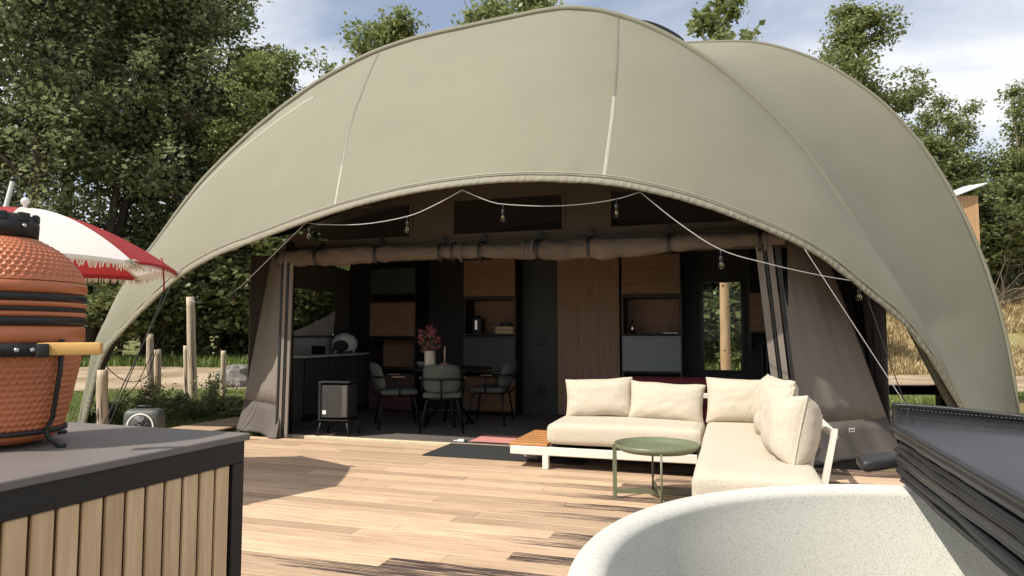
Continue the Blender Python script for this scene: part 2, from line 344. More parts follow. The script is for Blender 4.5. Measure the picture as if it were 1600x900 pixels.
    def build(s, name, m, parent=None, loc=(0, 0, 0), rz=0, merge=0, label=None):
        me = bpy.data.meshes.new(name); me.from_pydata([tuple(v) for v in s.v], [], s.f)
        me.polygons.foreach_set('use_smooth', s.sm); me.materials.append(m)
        if merge:
            import bmesh
            b = bmesh.new(); b.from_mesh(me); bmesh.ops.remove_doubles(b, verts=b.verts, dist=merge); bmesh.ops.recalc_face_normals(b, faces=b.faces); b.to_mesh(me); b.free()
        me.update(); o = bpy.data.objects.new(name, me); COL.objects.link(o); o.parent = parent; o.location = loc; o.rotation_euler = (0, 0, rz)
        if label: o['label'] = label
        return o
def tag(o, label=None, cat=None, group=None, kind=None):
    if label: o['label'] = label
    if cat: o['category'] = cat
    if group: o['group'] = group
    if kind: o['kind'] = kind
    return o
def thing(name, label, cat, loc=(0, 0, 0), rz=0, group=None):
    o = bpy.data.objects.new(name, None); COL.objects.link(o); o.location = loc; o.rotation_euler = (0, 0, rz); o.empty_display_size = .1
    return tag(o, label, cat, group)
def catmull(pts, n):
    P = [Vector(p) for p in pts]; P = [P[0] * 2 - P[1]] + P + [P[-1] * 2 - P[-2]]; out = []
    for i in range(1, len(P) - 2):
        for k in range(12):
            t = k / 12; a, b, c, d = P[i - 1:i + 3]
            out.append(.5 * ((2 * b) + (c - a) * t + (2 * a - 5 * b + 4 * c - d) * t * t + (3 * b - a - 3 * c + d) * t ** 3))
    out.append(P[-2]); L = [0]
    for i in range(1, len(out)): L.append(L[-1] + (out[i] - out[i - 1]).length)
    res = []; j = 0
    for k in range(n):
        t = L[-1] * k / (n - 1)
        while j < len(L) - 2 and L[j + 1] < t: j += 1
        f = (t - L[j]) / max(1e-9, L[j + 1] - L[j]); res.append(out[j].lerp(out[j + 1], min(1, max(0, f))))
    return res
def npmesh(name, V, Q, m, parent=None, loc=(0, 0, 0), k=4):
    """fast mesh from numpy arrays"""
    me = bpy.data.meshes.new(name); nv = len(V); nf = len(Q)
    me.vertices.add(nv); me.vertices.foreach_set('co', np.asarray(V, np.float32).ravel())
    me.loops.add(nf * k); me.loops.foreach_set('vertex_index', np.asarray(Q, np.int32).ravel())
    me.polygons.add(nf); me.polygons.foreach_set('loop_start', np.arange(0, nf * k, k, dtype=np.int32))
    me.update(calc_edges=True); me.materials.append(m)
    if name is None: return me
    o = bpy.data.objects.new(name, me); COL.objects.link(o); o.parent = parent; o.location = loc; return o

# ================================================================== THE SETTING: ground, path, bed
GZ = -.12
def ground_z(x, y):
    b = sstep(20.5, 29, y) * sstep(7.5, 12, x) * 3.1 + sstep(29, 60, y) * sstep(7.5, 12, x) * 1.5
    return GZ + b + .05 * mnoise.noise(Vector((x * .3, y * .3, 0))) * sstep(10, 16, y)
xs = sorted(set(list(np.linspace(-26, 32, 88)) + list(np.linspace(-300, -28, 14)) + list(np.linspace(36, 300, 14))))
ys = sorted(set(list(np.linspace(-6, 46, 80)) + list(np.linspace(-120, -10, 8)) + list(np.linspace(50, 420, 16))))
mb = MB(); mb.grid([[(x, y, ground_z(x, y)) for x in xs] for y in ys]); tag(mb.build('ground', turf), kind='structure')
def strip(name, m, f0, f1, x0, x1, nx, ny, dz):
    mb = MB(); mb.grid([[(x, (y := f0(x) + (f1(x) - f0(x)) * j / ny), ground_z(x, y) + dz) for x in np.linspace(x0, x1, nx)] for j in range(ny + 1)])
    return tag(mb.build(name, m), kind='structure')
wob = lambda x, s: .5 * mnoise.noise(Vector((x * .25, s, 0))) + .2 * mnoise.noise(Vector((x * 1.1, s, 3)))
strip('gravel_path', sand, lambda x: 15.2 + wob(x, 1), lambda x: 26.5 + wob(x, 7) - 5.4 * sstep(-2, 8, x), -45, 45, 160, 14, .03)
strip('dry_bank', bankm, lambda x: 21.6 + wob(x, 4), lambda x: 30 + wob(x, 9), 9, 45, 90, 24, .035)
strip('planting_bed', mulch, lambda x: 9.9 + wob(x * 2, 2) * .4, lambda x: 12.2 + wob(x * 2, 5) * .6, -7.6, -3.9, 50, 10, .03)

# ------------------------------------------------------------------ deck of single boards
deck_base = MB()
for a0, a1, b0, b1 in ((-1.75, 8.6, -9.4, -.06), (-1.75, -1.06, -.06, 1.3), (6.95, 8.6, -.06, 5.2)):
    deck_base.box(a0 + .02, a1 - .02, b0 + .01, b1 - .01, -.14, -.024)
deck = deck_base.build('deck', mat('deck_joist', (.05, .035, .025), .9), None, P0, -YAW); tag(deck, kind='structure')
PW, PL = .146, 2.1
def plank_mesh(l):
    return MB().box(0, l, .0015, PW - .0015, -.022, 0, .003)
full = None; cand = []
def vis(a, b):
    p = HW(a, b); 
    if p.y < .6: return None
    r = p - Vector((0, 0, CAMZ)); zc = r.y * CP + r.z * SP; u = 800 + F * r.x / zc; v = 450 - F * (-r.y * SP + r.z * CP) / zc
    return (u, v, zc)
rows = []
nb = int(9.3 / PW)
for i in range(-nb, 36):
    b = -.06 + i * PW - PW if i < 0 else -.06 + i * PW
    for a0, a1, ok in ((-1.75, 8.6, b < -.1), (-1.75, -1.06, -.1 < b < 1.2), (6.95, 8.6, -.1 < b < 5.1)):
        if not ok: continue
        a = a0 - random.uniform(0, PL) if a1 - a0 > 3 else a0
        while a < a1 - .02:
            s, e = max(a, a0), min(a + PL, a1) - .0042
            if e - s > .05: rows.append((s, e, b))
            a += PL
scored = []
for s, e, b in rows:
    best = 0
    for t in (0, .25, .5, .75, 1):
        q = vis(s + (e - s) * t, b + PW / 2)
        if q and -60 < q[0] < 1660 and 500 < q[1] < 960 and not (q[0] < 360 and q[1] > 680):
            best = max(best, (e - s) / q[2] ** 2)
    scored.append((best, s, e, b))
scored.sort(reverse=True)
rest = MB(); cache = {}
for k, (sc, s, e, b) in enumerate(scored):
    if sc > 0 and k < 296:
        l = round(e - s, 2)
        if l not in cache:
            o = plank_mesh(l).build('plank', deckm, deck, (s, b, 0)); cache[l] = o.data
        else:
            o = bpy.data.objects.new('plank', cache[l]); COL.objects.link(o); o.parent = deck; o.location = (s, b, 0)
    else: rest.box(s, e, b + .0012, b + PW - .0012, -.022, 0, .0022)
tag(rest.build('planks', deckm, deck), kind='stuff')

# ================================================================== CANVAS CANOPY (big arched tent roof)
def dC1(u): return 8.9 + (7.0 - 8.9) * (u - 130) / 1380
def dC0(u):
    s = min(1, max(0, (u - 130) / 1390)); return dC1(u) - 1.95 * math.sin(math.pi * s) ** .75
def dC2(u): s = (u - 130) / 1460; return 10.7 + (8.75 - 10.7) * s + .3 * math.sin(math.pi * min(1, max(0, s)))
c1px = [(124, 684), (131, 640), (150, 560), (175, 490), (210, 425), (245, 380), (290, 318), (330, 270), (400, 203), (480, 141), (540, 105), (590, 81), (650, 61), (720, 45), (800, 28), (850, 18), (890, 14), (930, 17), (965, 25), (1010, 41), (1060, 66), (1110, 98), (1160, 138), (1210, 185), (1260, 240), (1310, 312), (1360, 390), (1400, 463), (1440, 545), (1474, 610), (1502, 660), (1526, 706)]
c0px = [(126, 684), (136, 640), (160, 556), (196, 510), (233, 472), (280, 430), (336, 397), (400, 372), (480, 342), (560, 317), (640, 298), (725, 285), (800, 279), (880, 279), (960, 285), (1040, 301), (1100, 318), (1160, 340), (1240, 374), (1297, 408), (1353, 453), (1410, 501), (1455, 559), (1485, 608), (1506, 645), (1530, 706)]
c2px = [(136, 650), (166, 540), (216, 450), (285, 370), (400, 280), (500, 210), (600, 160), (700, 120), (800, 95), (900, 80), (1000, 72), (1090, 67), (1180, 67), (1260, 88), (1320, 118), (1380, 162), (1430, 215), (1470, 272), (1505, 335), (1535, 405), (1555, 465), (1572, 530), (1583, 590), (1592, 662)]
N = 240
C1 = catmull([D(u, v, dC1(u)) for u, v in c1px], N); C0 = catmull([D(u, v, dC0(u)) for u, v in c0px], N); C2 = catmull([D(u, v, dC2(u)) for u, v in c2px], N)
L2, R2 = C2[0], C2[-1]
ctr = (L2 + R2) / 2; back = Vector((-(R2 - L2).y, (R2 - L2).x, 0)).normalized()
C3 = catmull([L2, L2 + (R2 - L2) * .03 + back * .25 + Vector((0, 0, 1.5)), L2 + (R2 - L2) * .07 + back * .7 + Vector((0, 0, 2.35)), L2 + (R2 - L2) * .17 + back * 1.4 + Vector((0, 0, 3.0)), ctr + back * 2.2 + Vector((0, 0, 3.5)), L2 + (R2 - L2) * .83 + back * 1.4 + Vector((0, 0, 3.0)), L2 + (R2 - L2) * .93 + back * .7 + Vector((0, 0, 2.35)), L2 + (R2 - L2) * .97 + back * .25 + Vector((0, 0, 1.5)), R2], N)
canopy = thing('tent_canopy', 'huge olive beige canvas canopy arched over the lodge', 'tent', (ctr.x, ctr.y, 0))
inv = Matrix.Translation((-ctr.x, -ctr.y, 0))
def loft(A, B, M, sag, pleat=True):
    rows = []
    c = Vector((ctr.x, ctr.y - .3, .4))
    for j in range(M + 1):
        t = j / M; row = []
        for i in range(N):
            p = A[i].lerp(B[i], t); e = min(1, 4.0 * math.sin(math.pi * i / (N - 1)))
            q = (p - c).normalized()
            p = p + q * (-sag * math.sin(math.pi * t) * e) + q * .012 * mnoise.noise(p * 1.3) * math.sin(math.pi * t)
            if pleat:                                 # small tension folds running in from the hem and the arch
                ph = i * .9 + 2.2 * mnoise.noise(Vector((i * .11, 3, 0))); amp = max(0, mnoise.noise(Vector((i * .06, 8, 0))) + .25)
                p = p + q * .015 * amp * math.sin(ph) * (math.exp(-t / .06) * min(1, t / .03) + .8 * math.exp(-(1 - t) / .07) * min(1, (1 - t) / .03)) * e
                p = p + q * .010 * mnoise.noise(Vector((p.x * .9 + t * 2, p.z * 2.6, p.y))) * math.sin(math.pi * t) * e
            row.append(p)
        rows.append(row)
    return rows
def lofted(name, A, B, M, sag, label=None):
    rows = loft(A, B, M, sag); mb = MB(); mb.grid([[inv @ p for p in r] for r in rows])
    o = mb.build(name, canvas, canopy, label=label); o.data.materials.append(shade_under); s = o.modifiers.new('thickness', 'SOLIDIFY'); s.thickness = .004; s.offset = 0; s.material_offset = 1
    mid_ = len(rows) // 2; fn = (rows[mid_][N // 2 + 1] - rows[mid_][N // 2]).cross(rows[mid_ + 1][N // 2] - rows[mid_][N // 2])
    if fn.dot(rows[mid_][N // 2] - Vector((ctr.x, ctr.y, .4))) < 0: o.data.flip_normals()
    return o, rows
front_o, FR = lofted('front_panel', C0, C1, 56, -.10)
side_o, SR = lofted('roof_panel', C1, C2, 40, .20)
lofted('rear_panel', C2, C3, 16, .0)
# arch tube showing as a ridge under the cloth, and the hem
MB().tube([inv @ p for p in C1], .042, 12).build('arch_rib', canvas, canopy)
MB().tube([inv @ p for p in C2], .03, 8).build('arch_rib', canvas, canopy)
mb = MB(); rowsA = [[], [], [], [], []]
for i in range((N - 1) * 6 + 1):
    f = i / 6; k = min(N - 2, int(f)); p = C0[k].lerp(C0[k + 1], f - k); tn = (C0[k + 1] - C0[k]).normalized()
    nrm = (FR[1][min(N - 1, k)] - C0[k]); nrm = (nrm - tn * nrm.dot(tn)).normalized() if nrm.length > 1e-4 else Vector((0, 0, 1)); outw = tn.cross(nrm).normalized()
    if outw.y > 0: outw = -outw
    r = .0035 * math.sin(f * 4.1 + 2 * math.sin(f * .7)) * (.4 + .6 * abs(math.sin(f * .9))) + .0015 * math.sin(f * 9.3)
    for q, (h, o_) in enumerate(((.045, .006), (.030, .016), (.0, .014 + r * .5), (-.028, .012 + r), (-.046, -.002 + r * .6))):
        rowsA[q].append(inv @ (p + nrm * h + outw * o_))
mb.grid(rowsA); hem = mb.build('hem', hemm, canopy); hem.modifiers.new('thickness', 'SOLIDIFY').thickness = .003
mb = MB(); mb.tube([inv @ (p + Vector((0, -.016, .05))) for p in C0], .007, 6); mb.build('hem_cord', seaml, canopy)
def nearest_i(C, u):
    best = 0; bd = 1e9
    for i, p in enumerate(C):
        r = p - Vector((0, 0, CAMZ)); zc = r.y * CP + r.z * SP; d = abs(800 + F * r.x / zc - u)
        if d < bd: bd, best = d, i
    return best
def seam(u0, u1, m0, m1, cut, wd=.026):
    i0, i1 = nearest_i(C0, u0), nearest_i(C1, u1); M = len(FR) - 1; pa = []
    for j in range(M + 1):
        f = i0 + (i1 - i0) * j / M; k = min(N - 2, int(f)); p = FR[j][k].lerp(FR[j][k + 1], f - k); tn = (FR[j][k + 1] - FR[j][k]).normalized(); pa.append((p, tn))
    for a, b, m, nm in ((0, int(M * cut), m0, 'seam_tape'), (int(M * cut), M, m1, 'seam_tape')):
        if b <= a: continue
        rows = [[], [], []]
        for j in range(a, b + 1):
            p, tn = pa[j]; up = (pa[min(M, j + 1)][0] - pa[max(0, j - 1)][0]).normalized(); n_ = tn.cross(up).normalized()
            if n_.y > 0: n_ = -n_
            for q, (s, h) in enumerate(((-wd / 2, .004), (0, .010), (wd / 2, .004))): rows[q].append(inv @ (p + tn * s + n_ * h))
        mb = MB(); mb.grid(rows); mb.build(nm, m, canopy)
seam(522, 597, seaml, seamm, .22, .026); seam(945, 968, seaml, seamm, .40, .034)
# side seam beside the left arch, paled to paint the rib's highlight, and small stretch folds
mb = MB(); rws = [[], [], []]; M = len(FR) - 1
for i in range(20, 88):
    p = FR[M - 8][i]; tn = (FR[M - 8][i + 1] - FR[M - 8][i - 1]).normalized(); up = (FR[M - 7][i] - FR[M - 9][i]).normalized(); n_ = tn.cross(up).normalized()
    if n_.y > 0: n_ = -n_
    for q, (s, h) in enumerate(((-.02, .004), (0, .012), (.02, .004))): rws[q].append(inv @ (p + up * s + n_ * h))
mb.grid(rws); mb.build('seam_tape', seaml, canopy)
# dark roof hatch that breaks the skyline
hp = [D(996, 34, 8.9), D(1030, 44, 8.9), D(1068, 64, 8.9)]
mb = MB(); rws = [[], [], [], []]
for k in range(13):
    t = k / 12; p = (hp[0].lerp(hp[1], t)).lerp(hp[1].lerp(hp[2], t), t); e = math.sin(math.pi * t) ** .5 * .05 + .004
    for q, (dy_, dz_) in enumerate(((-.05, -.12), (-.03, e), (.75, e + .05), (.8, -.1))): rws[q].append(inv @ (p + Vector((0, dy_, dz_))))
mb.grid(rws); mb.build('roof_hatch', black, canopy, label='black curved roof hatch')

# ================================================================== LODGE
FRP = np.array([tuple(p) for r_ in FR + SR for p in r_])
def canopy_z(a, b):
    p = HW(a, b); d_ = (FRP[:, 0] - p.x) ** 2 + (FRP[:, 1] - p.y) ** 2; k = np.argsort(d_)[:4]; return float(FRP[k, 2].min())
lodge = thing('canvas_lodge', 'brown canvas lodge with open front under the arched canopy', 'tent house', P0, -YAW)
AL, AR, BB = 0.0, 5.70, 3.0
# floor boards inside
fl = MB().prism([(-.95, .62), (-.02, -.04), (AR + .02, -.04), (6.62, .86), (6.62, BB + .1), (-.95, BB + .1)], -.13, -.024).build('lodge_floor', mat('floor_joist', (.04, .035, .03), .9), None, P0, -YAW); tag(fl, kind='structure')
fmc = {}
for i in range(22):
    b = .02 + i * .14
    if b > BB - .1: break
    lo = -.95 if b > .62 else -.02 - .93 * b / .62; hi = 6.62 if b > .86 else AR + .92 * b / .86; a = lo - random.uniform(0, 1.8)
    while a < hi:
        s, e = max(a, lo), min(a + 1.8, hi) - .002
        if e - s > .05:
            l = round(e - s, 2)
            if l not in fmc: o = MB().box(0, l, .001, .139, -.022, 0, .002).build('floor_board', floorin, fl, (s, b, 0)); fmc[l] = o.data
            else: o = bpy.data.objects.new('floor_board', fmc[l]); COL.objects.link(o); o.parent = fl; o.location = (s, b, 0)
        a += 1.8
MB().box(.02, AR, -.058, .015, -.05, .012, .004).build('threshold', creamsill, lodge)
# upper front wall with three dark windows (arched top, leaning slightly inwards)
def topz(a): t = (a - AL) / (AR - AL); return min(2.34 + .55 * math.sin(math.pi * min(1, max(0, t))) ** .8, canopy_z(a, .1) - .10)
def lean(z): return .05 * max(0, z - 2)
wins = [(.28, 1.62), (2.16, 3.40), (3.92, 5.16)]; zb, zt = 2.30, 2.68
cuts = sorted(set([AL - .05, AR + .05] + [x for w in wins for x in w] + list(np.linspace(AL, AR, 30))))
mb = MB()
for i in range(len(cuts) - 1):
    a0, a1 = cuts[i], cuts[i + 1]; mid = (a0 + a1) / 2; inw = any(w[0] < mid < w[1] for w in wins)
    segs = [(2.02, zb)] if inw else [(2.02, zb), (zb, min(zt, topz(mid)))]
    tp = lambda a: max(topz(a), 2.32)
    for z0, z1 in segs: mb.add([(a0, lean(z0), z0), (a1, lean(z0), z0), (a1, lean(z1), z1), (a0, lean(z1), z1)], [(0, 1, 2, 3)])
    if topz(mid) > zt: mb.add([(a0, lean(zt), zt), (a1, lean(zt), zt), (a1, lean(3), tp(a1)), (a0, lean(3), tp(a0))], [(0, 1, 2, 3)])
o = mb.build('upper_wall', mat('upper_canvas_shaded', (.085, .064, .048), .9, .08, 2.5, .12, 380), lodge, merge=.001); o.modifiers.new('t', 'SOLIDIFY').thickness = .006  # darker canvas copy, the shade under the canopy put into its colour
for w in wins:
    MB().add([(w[0], .03, zb), (w[1], .03, zb), (w[1], .045, min(zt, topz(w[1]))), (w[0], .045, min(zt, topz(w[0])))], [(0, 1, 2, 3)]).build('window_screen', screenm, lodge)
    fr = MB()
    for x0, x1, z0, z1 in ((w[0] - .03, w[1] + .03, zb - .03, zb), (w[0] - .03, w[0], zb, zt), (w[1], w[1] + .03, zb, zt)): fr.box(x0, x1, lean(z0) - .008, lean(z0) + .004, z0, min(z1, max(topz(x0), zb)))
    fr.build('window_edge', MATS['upper_canvas_shaded'], lodge)
MB().tube([(-.02, -.02, 2.225 + .0), (AR + .02, -.02, 2.225)], .006, 6).build('wall_seam', browndk, lodge)
# lodge roof, side and back walls
mb = MB(); mb.grid([[(a, b, min(max(topz(a), 2.32) - .01 + .45 * math.sin(math.pi * min(1, b / 3.0)) ** .8, canopy_z(a, b) - .22)) for a in np.linspace(-.9, 6.1, 30)] for b in (.07, .5, 1, 1.5, 2, 2.5, 3.05)])
mb.build('roof', browndk, lodge)
# left side wall with a screened window
LW = -.97
(_, wz1), (_, wz0) = (0, 1.86), (0, 1.17)
def lw_b(u):                     # pixel column -> b on the plane a = LW
    r = ray(u, 485); o_ = Vector((0, 0, CAMZ)) - P0; k = (LW - o_.dot(E2)) / r.dot(E2); return o_.dot(E1) + k * r.dot(E1)
wb0, wb1 = .95, min(2.55, lw_b(543))
mb = MB()
for b0, b1, z0, z1 in ((.55, wb0, 0, 2.25), (wb1, BB + .05, 0, 2.25), (wb0, wb1, 0, wz0), (wb0, wb1, wz1, 2.25)): mb.add([(LW, b0, z0), (LW, b1, z0), (LW, b1, z1), (LW, b0, z1)], [(0, 1, 2, 3)])
mb.build('side_wall', browndk, lodge).modifiers.new('t', 'SOLIDIFY').thickness = .01
MB().add([(LW - .01, wb0, wz0), (LW - .01, wb1, wz0), (LW - .01, wb1, wz1), (LW - .01, wb0, wz1)], [(0, 1, 2, 3)]).build('window_screen', screenm, lodge)
# loose white window flap, half folded
mb = MB(); rws = []
for i in range(9):
    t = i / 8; b = wb0 + (wb1 - wb0) * (.25 + .72 * t); h = .05 + .34 * t ** 1.4
    rws.append([(LW + .03 + .02 * math.sin(5 * t + 3 * s), b, wz0 + .0 + h * s) for s in (0, .35, .7, 1)])
mb.grid(rws); mb.build('window_flap', mat('pale_canvas', (.50, .47, .43), .9, .1, 4), lodge, label='pale loose window flap')
# right side wall
mb = MB(); mb.grid([[(6.60, b, min(2.2, canopy_z(6.6, b) - .25) * f) for b in np.linspace(.9, BB + .05, 8)] for f in (0, 1)]); mb.build('side_wall', browndk, lodge).modifiers.new('t', 'SOLIDIFY').thickness = .01
# back wall with one tall glazed opening
(ga0, gz1), (ga1, gz0) = onb(1097, 441, BB), onb(1161, 580, BB)
mb = MB()
for a0, a1, z0, z1 in ((LW, ga0, 0, 2.95), (ga1, 6.62, 0, 2.95), (ga0, ga1, 0, gz0), (ga0, ga1, gz1, 2.95)): mb.box(a0, a1, BB, BB + .05, z0, z1)
mb.build('back_wall', darkwall, lodge)
MB().box(ga0 - .001, ga1 + .001, BB + .02, BB + .026, gz0, gz1).build('glass_pane', glassb, lodge)
mb = MB()
for a0, a1, z0, z1 in ((ga0 - .03, ga0 + .012, gz0 - .03, gz1 + .03), (ga1 - .012, ga1 + .03, gz0 - .03, gz1 + .03), (ga0 + .012, ga1 - .012, gz0 - .03, gz0 + .012), (ga0 + .012, ga1 - .012, gz1 - .012, gz1 + .03)): mb.box(a0, a1, BB - .02, BB + .018, z0, z1)
mb.build('window_frame', blackm, lodge)
# angled corner curtains
def curtain(name, base0, base1, top0, top1, zt0, zt1, flare, label, split=.36, m_low=browndk, n=40):
    up = MB(); lo = MB(); R1 = []; Z = [0, .03, .08, .16, .26, split] + list(np.linspace(split, max(zt0, zt1), 12)[1:])
    allr = []
    for j, z in enumerate(Z):
        row = []
        for i in range(n + 1):
            s = i / n; zt_ = zt0 + (zt1 - zt0) * s; zz_ = min(z, zt_) if z > split else z; t = min(1, zz_ / zt_)
            x = (base0[0] + (base1[0] - base0[0]) * s) * (1 - t) + (top0[0] + (top1[0] - top0[0]) * s) * t
            y = (base0[1] + (base1[1] - base0[1]) * s) * (1 - t) + (top0[1] + (top1[1] - top0[1]) * s) * t
            w = (math.sin(s * 15 + 1.2 * math.sin(t * 4)) * .010 + math.sin(s * 31 + t * 5) * .007) * (1 - .6 * t) + flare * max(0, 1 - zz_ / .5) ** 2 * (.6 + .4 * math.sin(s * 9))
            row.append((x + w * .3, y - w, max(.004, zz_)))
        allr.append(row)
    lo.grid(allr[:6]); up.grid(allr[5:])
    a = up.build('curtain', brown, lodge, label=label); b = lo.build('mud_flap', m_low, lodge)
    for o in (a, b): o.modifiers.new('t', 'SOLIDIFY').thickness = .004
    return allr
curtain('l', (-.93, .36), (.10, -.20), (-.62, .50), (.02, -.06), 2.22, 2.30, .16, 'brown canvas curtain tied back at the kitchen side')
curtain('r', (AR - .02, -.10), (6.66, .80), (AR - .20, .02), (6.02, .62), 2.22, 2.02, .08, 'brown canvas curtain beside the cream sofa')
tgp = HW(6.35, .45, .30)
# edge webbing of the door opening: zip strips and poles
def strip_bar(a_lo, a_hi, w, m, nm, y=-.09, z1=2.06):
    mb = MB(); mb.add([(a_lo - w / 2, y - .01, .01), (a_lo + w / 2, y - .01, .01), (a_lo + w / 2, y + .01, .01), (a_lo - w / 2, y + .01, .01)] + [(a_hi - w / 2, y + .05, z1), (a_hi + w / 2, y + .05, z1), (a_hi + w / 2, y + .07, z1), (a_hi - w / 2, y + .07, z1)], [(0, 1, 5, 4), (1, 2, 6, 5), (2, 3, 7, 6), (3, 0, 4, 7), (4, 5, 6, 7)])
    mb.build(nm, m, lodge)
for k, (off, w, m, nm) in enumerate(((.12, .028, black, 'zip'), (.155, .04, brown, 'webbing'), (.19, .024, black, 'zip'), (.225, .045, brown, 'webbing'))):
    strip_bar(off - .05, off - .06, w, m, nm, y=-.23 + .01 * k)
for k, (off, w, m, nm) in enumerate(((-.04, .035, black, 'zip'), (-.10, .05, brown, 'webbing'), (-.145, .02, black, 'zip'), (-.195, .06, brown, 'webbing'))):
    strip_bar(AR + off + .02, AR + off - .16, w, m, nm, y=-.13 + .004 * k)
for a in (.06, AR - .12): MB().tube([(a, .03, 0), (a, .03, 2.3)], .025, 10).build('door_pole', blackm, lodge)
# rolled-up door: sagging, creased sausage with straps and arrow toggles
straps = [onb(u, 390, -.10)[0] for u in (497, 590, 690, 752, 841, 921, 1046, 1187)]
mb = MB(); rws = []; NR = 150
for i in range(NR + 1):
    t = i / NR; a = -.06 + (AR - .06) * t; pinch = min(abs(a - s) for s in straps)
    ra = .088 + .018 * math.sin(a * 2.1) + (.012 * mnoise.noise(Vector((a * 3, 0, 0)))) - .016 * math.exp(-(pinch / .05) ** 2)
    if t < .008 or t > .992: ra *= .85
    cz = 2.085 + .02 * math.sin(a * 1.3) + .012 * mnoise.noise(Vector((a * 2, 5, 0))) + .012 * t; row = []
    for k in range(20):
        an = 2 * math.pi * k / 20; rr = ra * (1 + .20 * mnoise.noise(Vector((a * 9, math.cos(an) * 1.6, math.sin(an) * 1.6))) + .13 * mnoise.noise(Vector((a * 19, math.cos(an) * 2.6, math.sin(an) * 2.6)))); row.append((a, -.10 + rr * math.cos(an) * .85, cz + rr * math.sin(an) * (1.08 if math.sin(an) < 0 else .9)))
    row.append(row[0]); rws.append(row)
mb.grid(rws); roll = mb.build('rolled_door', mat('roll_canvas', (.125, .094, .070), .85, .25, 2.2, .15, 300), lodge)
for s in straps:
    b = MB(); b.lathe([(.104, -.014), (.108, 0), (.104, .014)], 20); o = b.build('strap', black, roll, (s, -.10, 2.085)); o.rotation_euler = (0, math.pi / 2, 0); o.scale = (1.0, .88, 1)
    MB().add([(s - .055, -.035, 2.205), (s + .055, -.035, 2.205), (s, -.03, 2.30), (s - .055, -.022, 2.205), (s + .055, -.022, 2.205), (s, -.018, 2.30)], [(0, 1, 2), (3, 5, 4), (0, 3, 4, 1), (1, 4, 5, 2), (2, 5, 3, 0)]).box(s - .012, s + .012, -.06, -.02, 2.15, 2.205).build('toggle_patch', black, roll)
for s in (-.02, .06, 2.22, 2.31, 3.02, 3.12, AR - .30):
    b = MB(); b.lathe([(.108, -.012), (.111, 0), (.108, .012)], 20); o = b.build('binding', black if s in (-.02, 2.22) else browndk, roll, (s, -.10, 2.085)); o.rotation_euler = (0, math.pi / 2, 0); o.scale = (1.0, .88, 1)
# little white maker's tag on the mud flap
q = onb(1331, 672, .52)
def quad_on(name, c, w, h, m, parent, nx):
    ux = Vector(nx).normalized(); return MB().add([Vector(c) + ux * sx * w / 2 + Vector((0, -.0, sz * h / 2)) for sx, sz in ((-1, -1), (1, -1), (1, 1), (-1, 1))] + [Vector(c) + ux * sx * w / 2 + Vector((0, .004, sz * h / 2)) for sx, sz in ((-1, -1), (1, -1), (1, 1), (-1, 1))], [(0, 1, 2, 3), (7, 6, 5, 4), (0, 4, 5, 1), (1, 5, 6, 2), (2, 6, 7, 3), (3, 7, 4, 0)]).build(name, m, parent)
tb = toab(D(1331, 672, 6.42)); t_ = quad_on('maker_tag', (tb[0], tb[1], tb[2]), .075, .036, whitep, lodge, (.7, .6, 0))
mk = MB(); cx_, cy_, cz_ = tb
for k in range(3):
    u = Vector((.76, .65, 0)); p = Vector((cx_, cy_ - .004, cz_)) + u * (-.02 + .02 * k); mk.tube([p - u * .008 + Vector((0, 0, -.006)), p + Vector((0, 0, .007)), p + u * .008 + Vector((0, 0, -.006))], .003, 5)
mk.build('emblem', black, t_)

# ------------------------------------------------------------------ inside the lodge
FB = 2.55                                      # cabinet fronts
def cabinet(name, label, u0, u1, tiers, z0=0, extra=None):
    a0, a1 = onb(u0, 500, FB)[0], onb(u1, 500, FB)[0]; root = thing(name, label, 'cabinet', HW(a0, FB), -YAW); w = a1 - a0; dpt = BB - FB - .01
    f = MB(); f.box(0, .03, 0, dpt, z0, 2.35); f.box(w - .03, w, 0, dpt, z0, 2.35); f.box(.03, w - .03, dpt - .02, dpt, z0, 2.35); zs = []
    for v0, v1, m, kind in tiers:
        zt_, zb_ = onb((u0 + u1) / 2, v0, FB)[1], onb((u0 + u1) / 2, v1, FB)[1]
        f.box(.03, w - .03, .004, dpt - .02, zt_ + .005, zt_ + .025)
        f.box(.03, w - .03, .004, dpt - .02, zb_ - .025, zb_ - .005); zs.append((zb_, zt_))
    f.build('carcass', black, root)
    for (v0, v1, m, kind), (zb_, zt_) in zip(tiers, zs):
        if kind == 'door': MB().box(.012, w - .012, -.022, .002, zb_, zt_, .003).build('door', m, root)
        else: MB().box(.03, w - .03, dpt - .05, dpt - .022, zb_, zt_).build('niche_back', m, root)
    return root, a0, w, zs
cabinet('wall_cabinet', 'tall wall cabinet with oak and olive doors beside the kitchen worktop', 578, 650, [(420, 459, darkdoor, 'door'), (473, 525, woodin, 'door'), (533, 575, woodin, 'niche'), (585, 640, mat('plum_laminate', (.10, .045, .045), .6, .05, 3), 'door')])
rb, ab_, wb_, zb_ = cabinet('wall_cabinet', 'tall wall cabinet holding a coffee maker behind the round dining table', 724, 806, [(406, 463, woodin, 'door'), (468, 521, woodin, 'niche'), (528, 580, darkdoor, 'door'), (590, 641, woodin, 'door')])
rc, ac_, wc_, zc_ = cabinet('wall_cabinet', 'tall wall cabinet with pale grey door between the oak sliding door and the window', 971, 1065, [(398, 459, woodin, 'door'), (465, 521, woodin, 'niche'), (525, 580, greydoor, 'door'), (592, 640, darkdoor, 'door')])
a0, a1 = onb(1170, 500, FB)[0], 6.3
cabinet('wall_cabinet', 'oak fronted wall cabinet beside the window and above the radiator', 1170, 1240, [(400, 450, darkdoor, 'niche'), (458, 518, woodin, 'door')], z0=1.0)
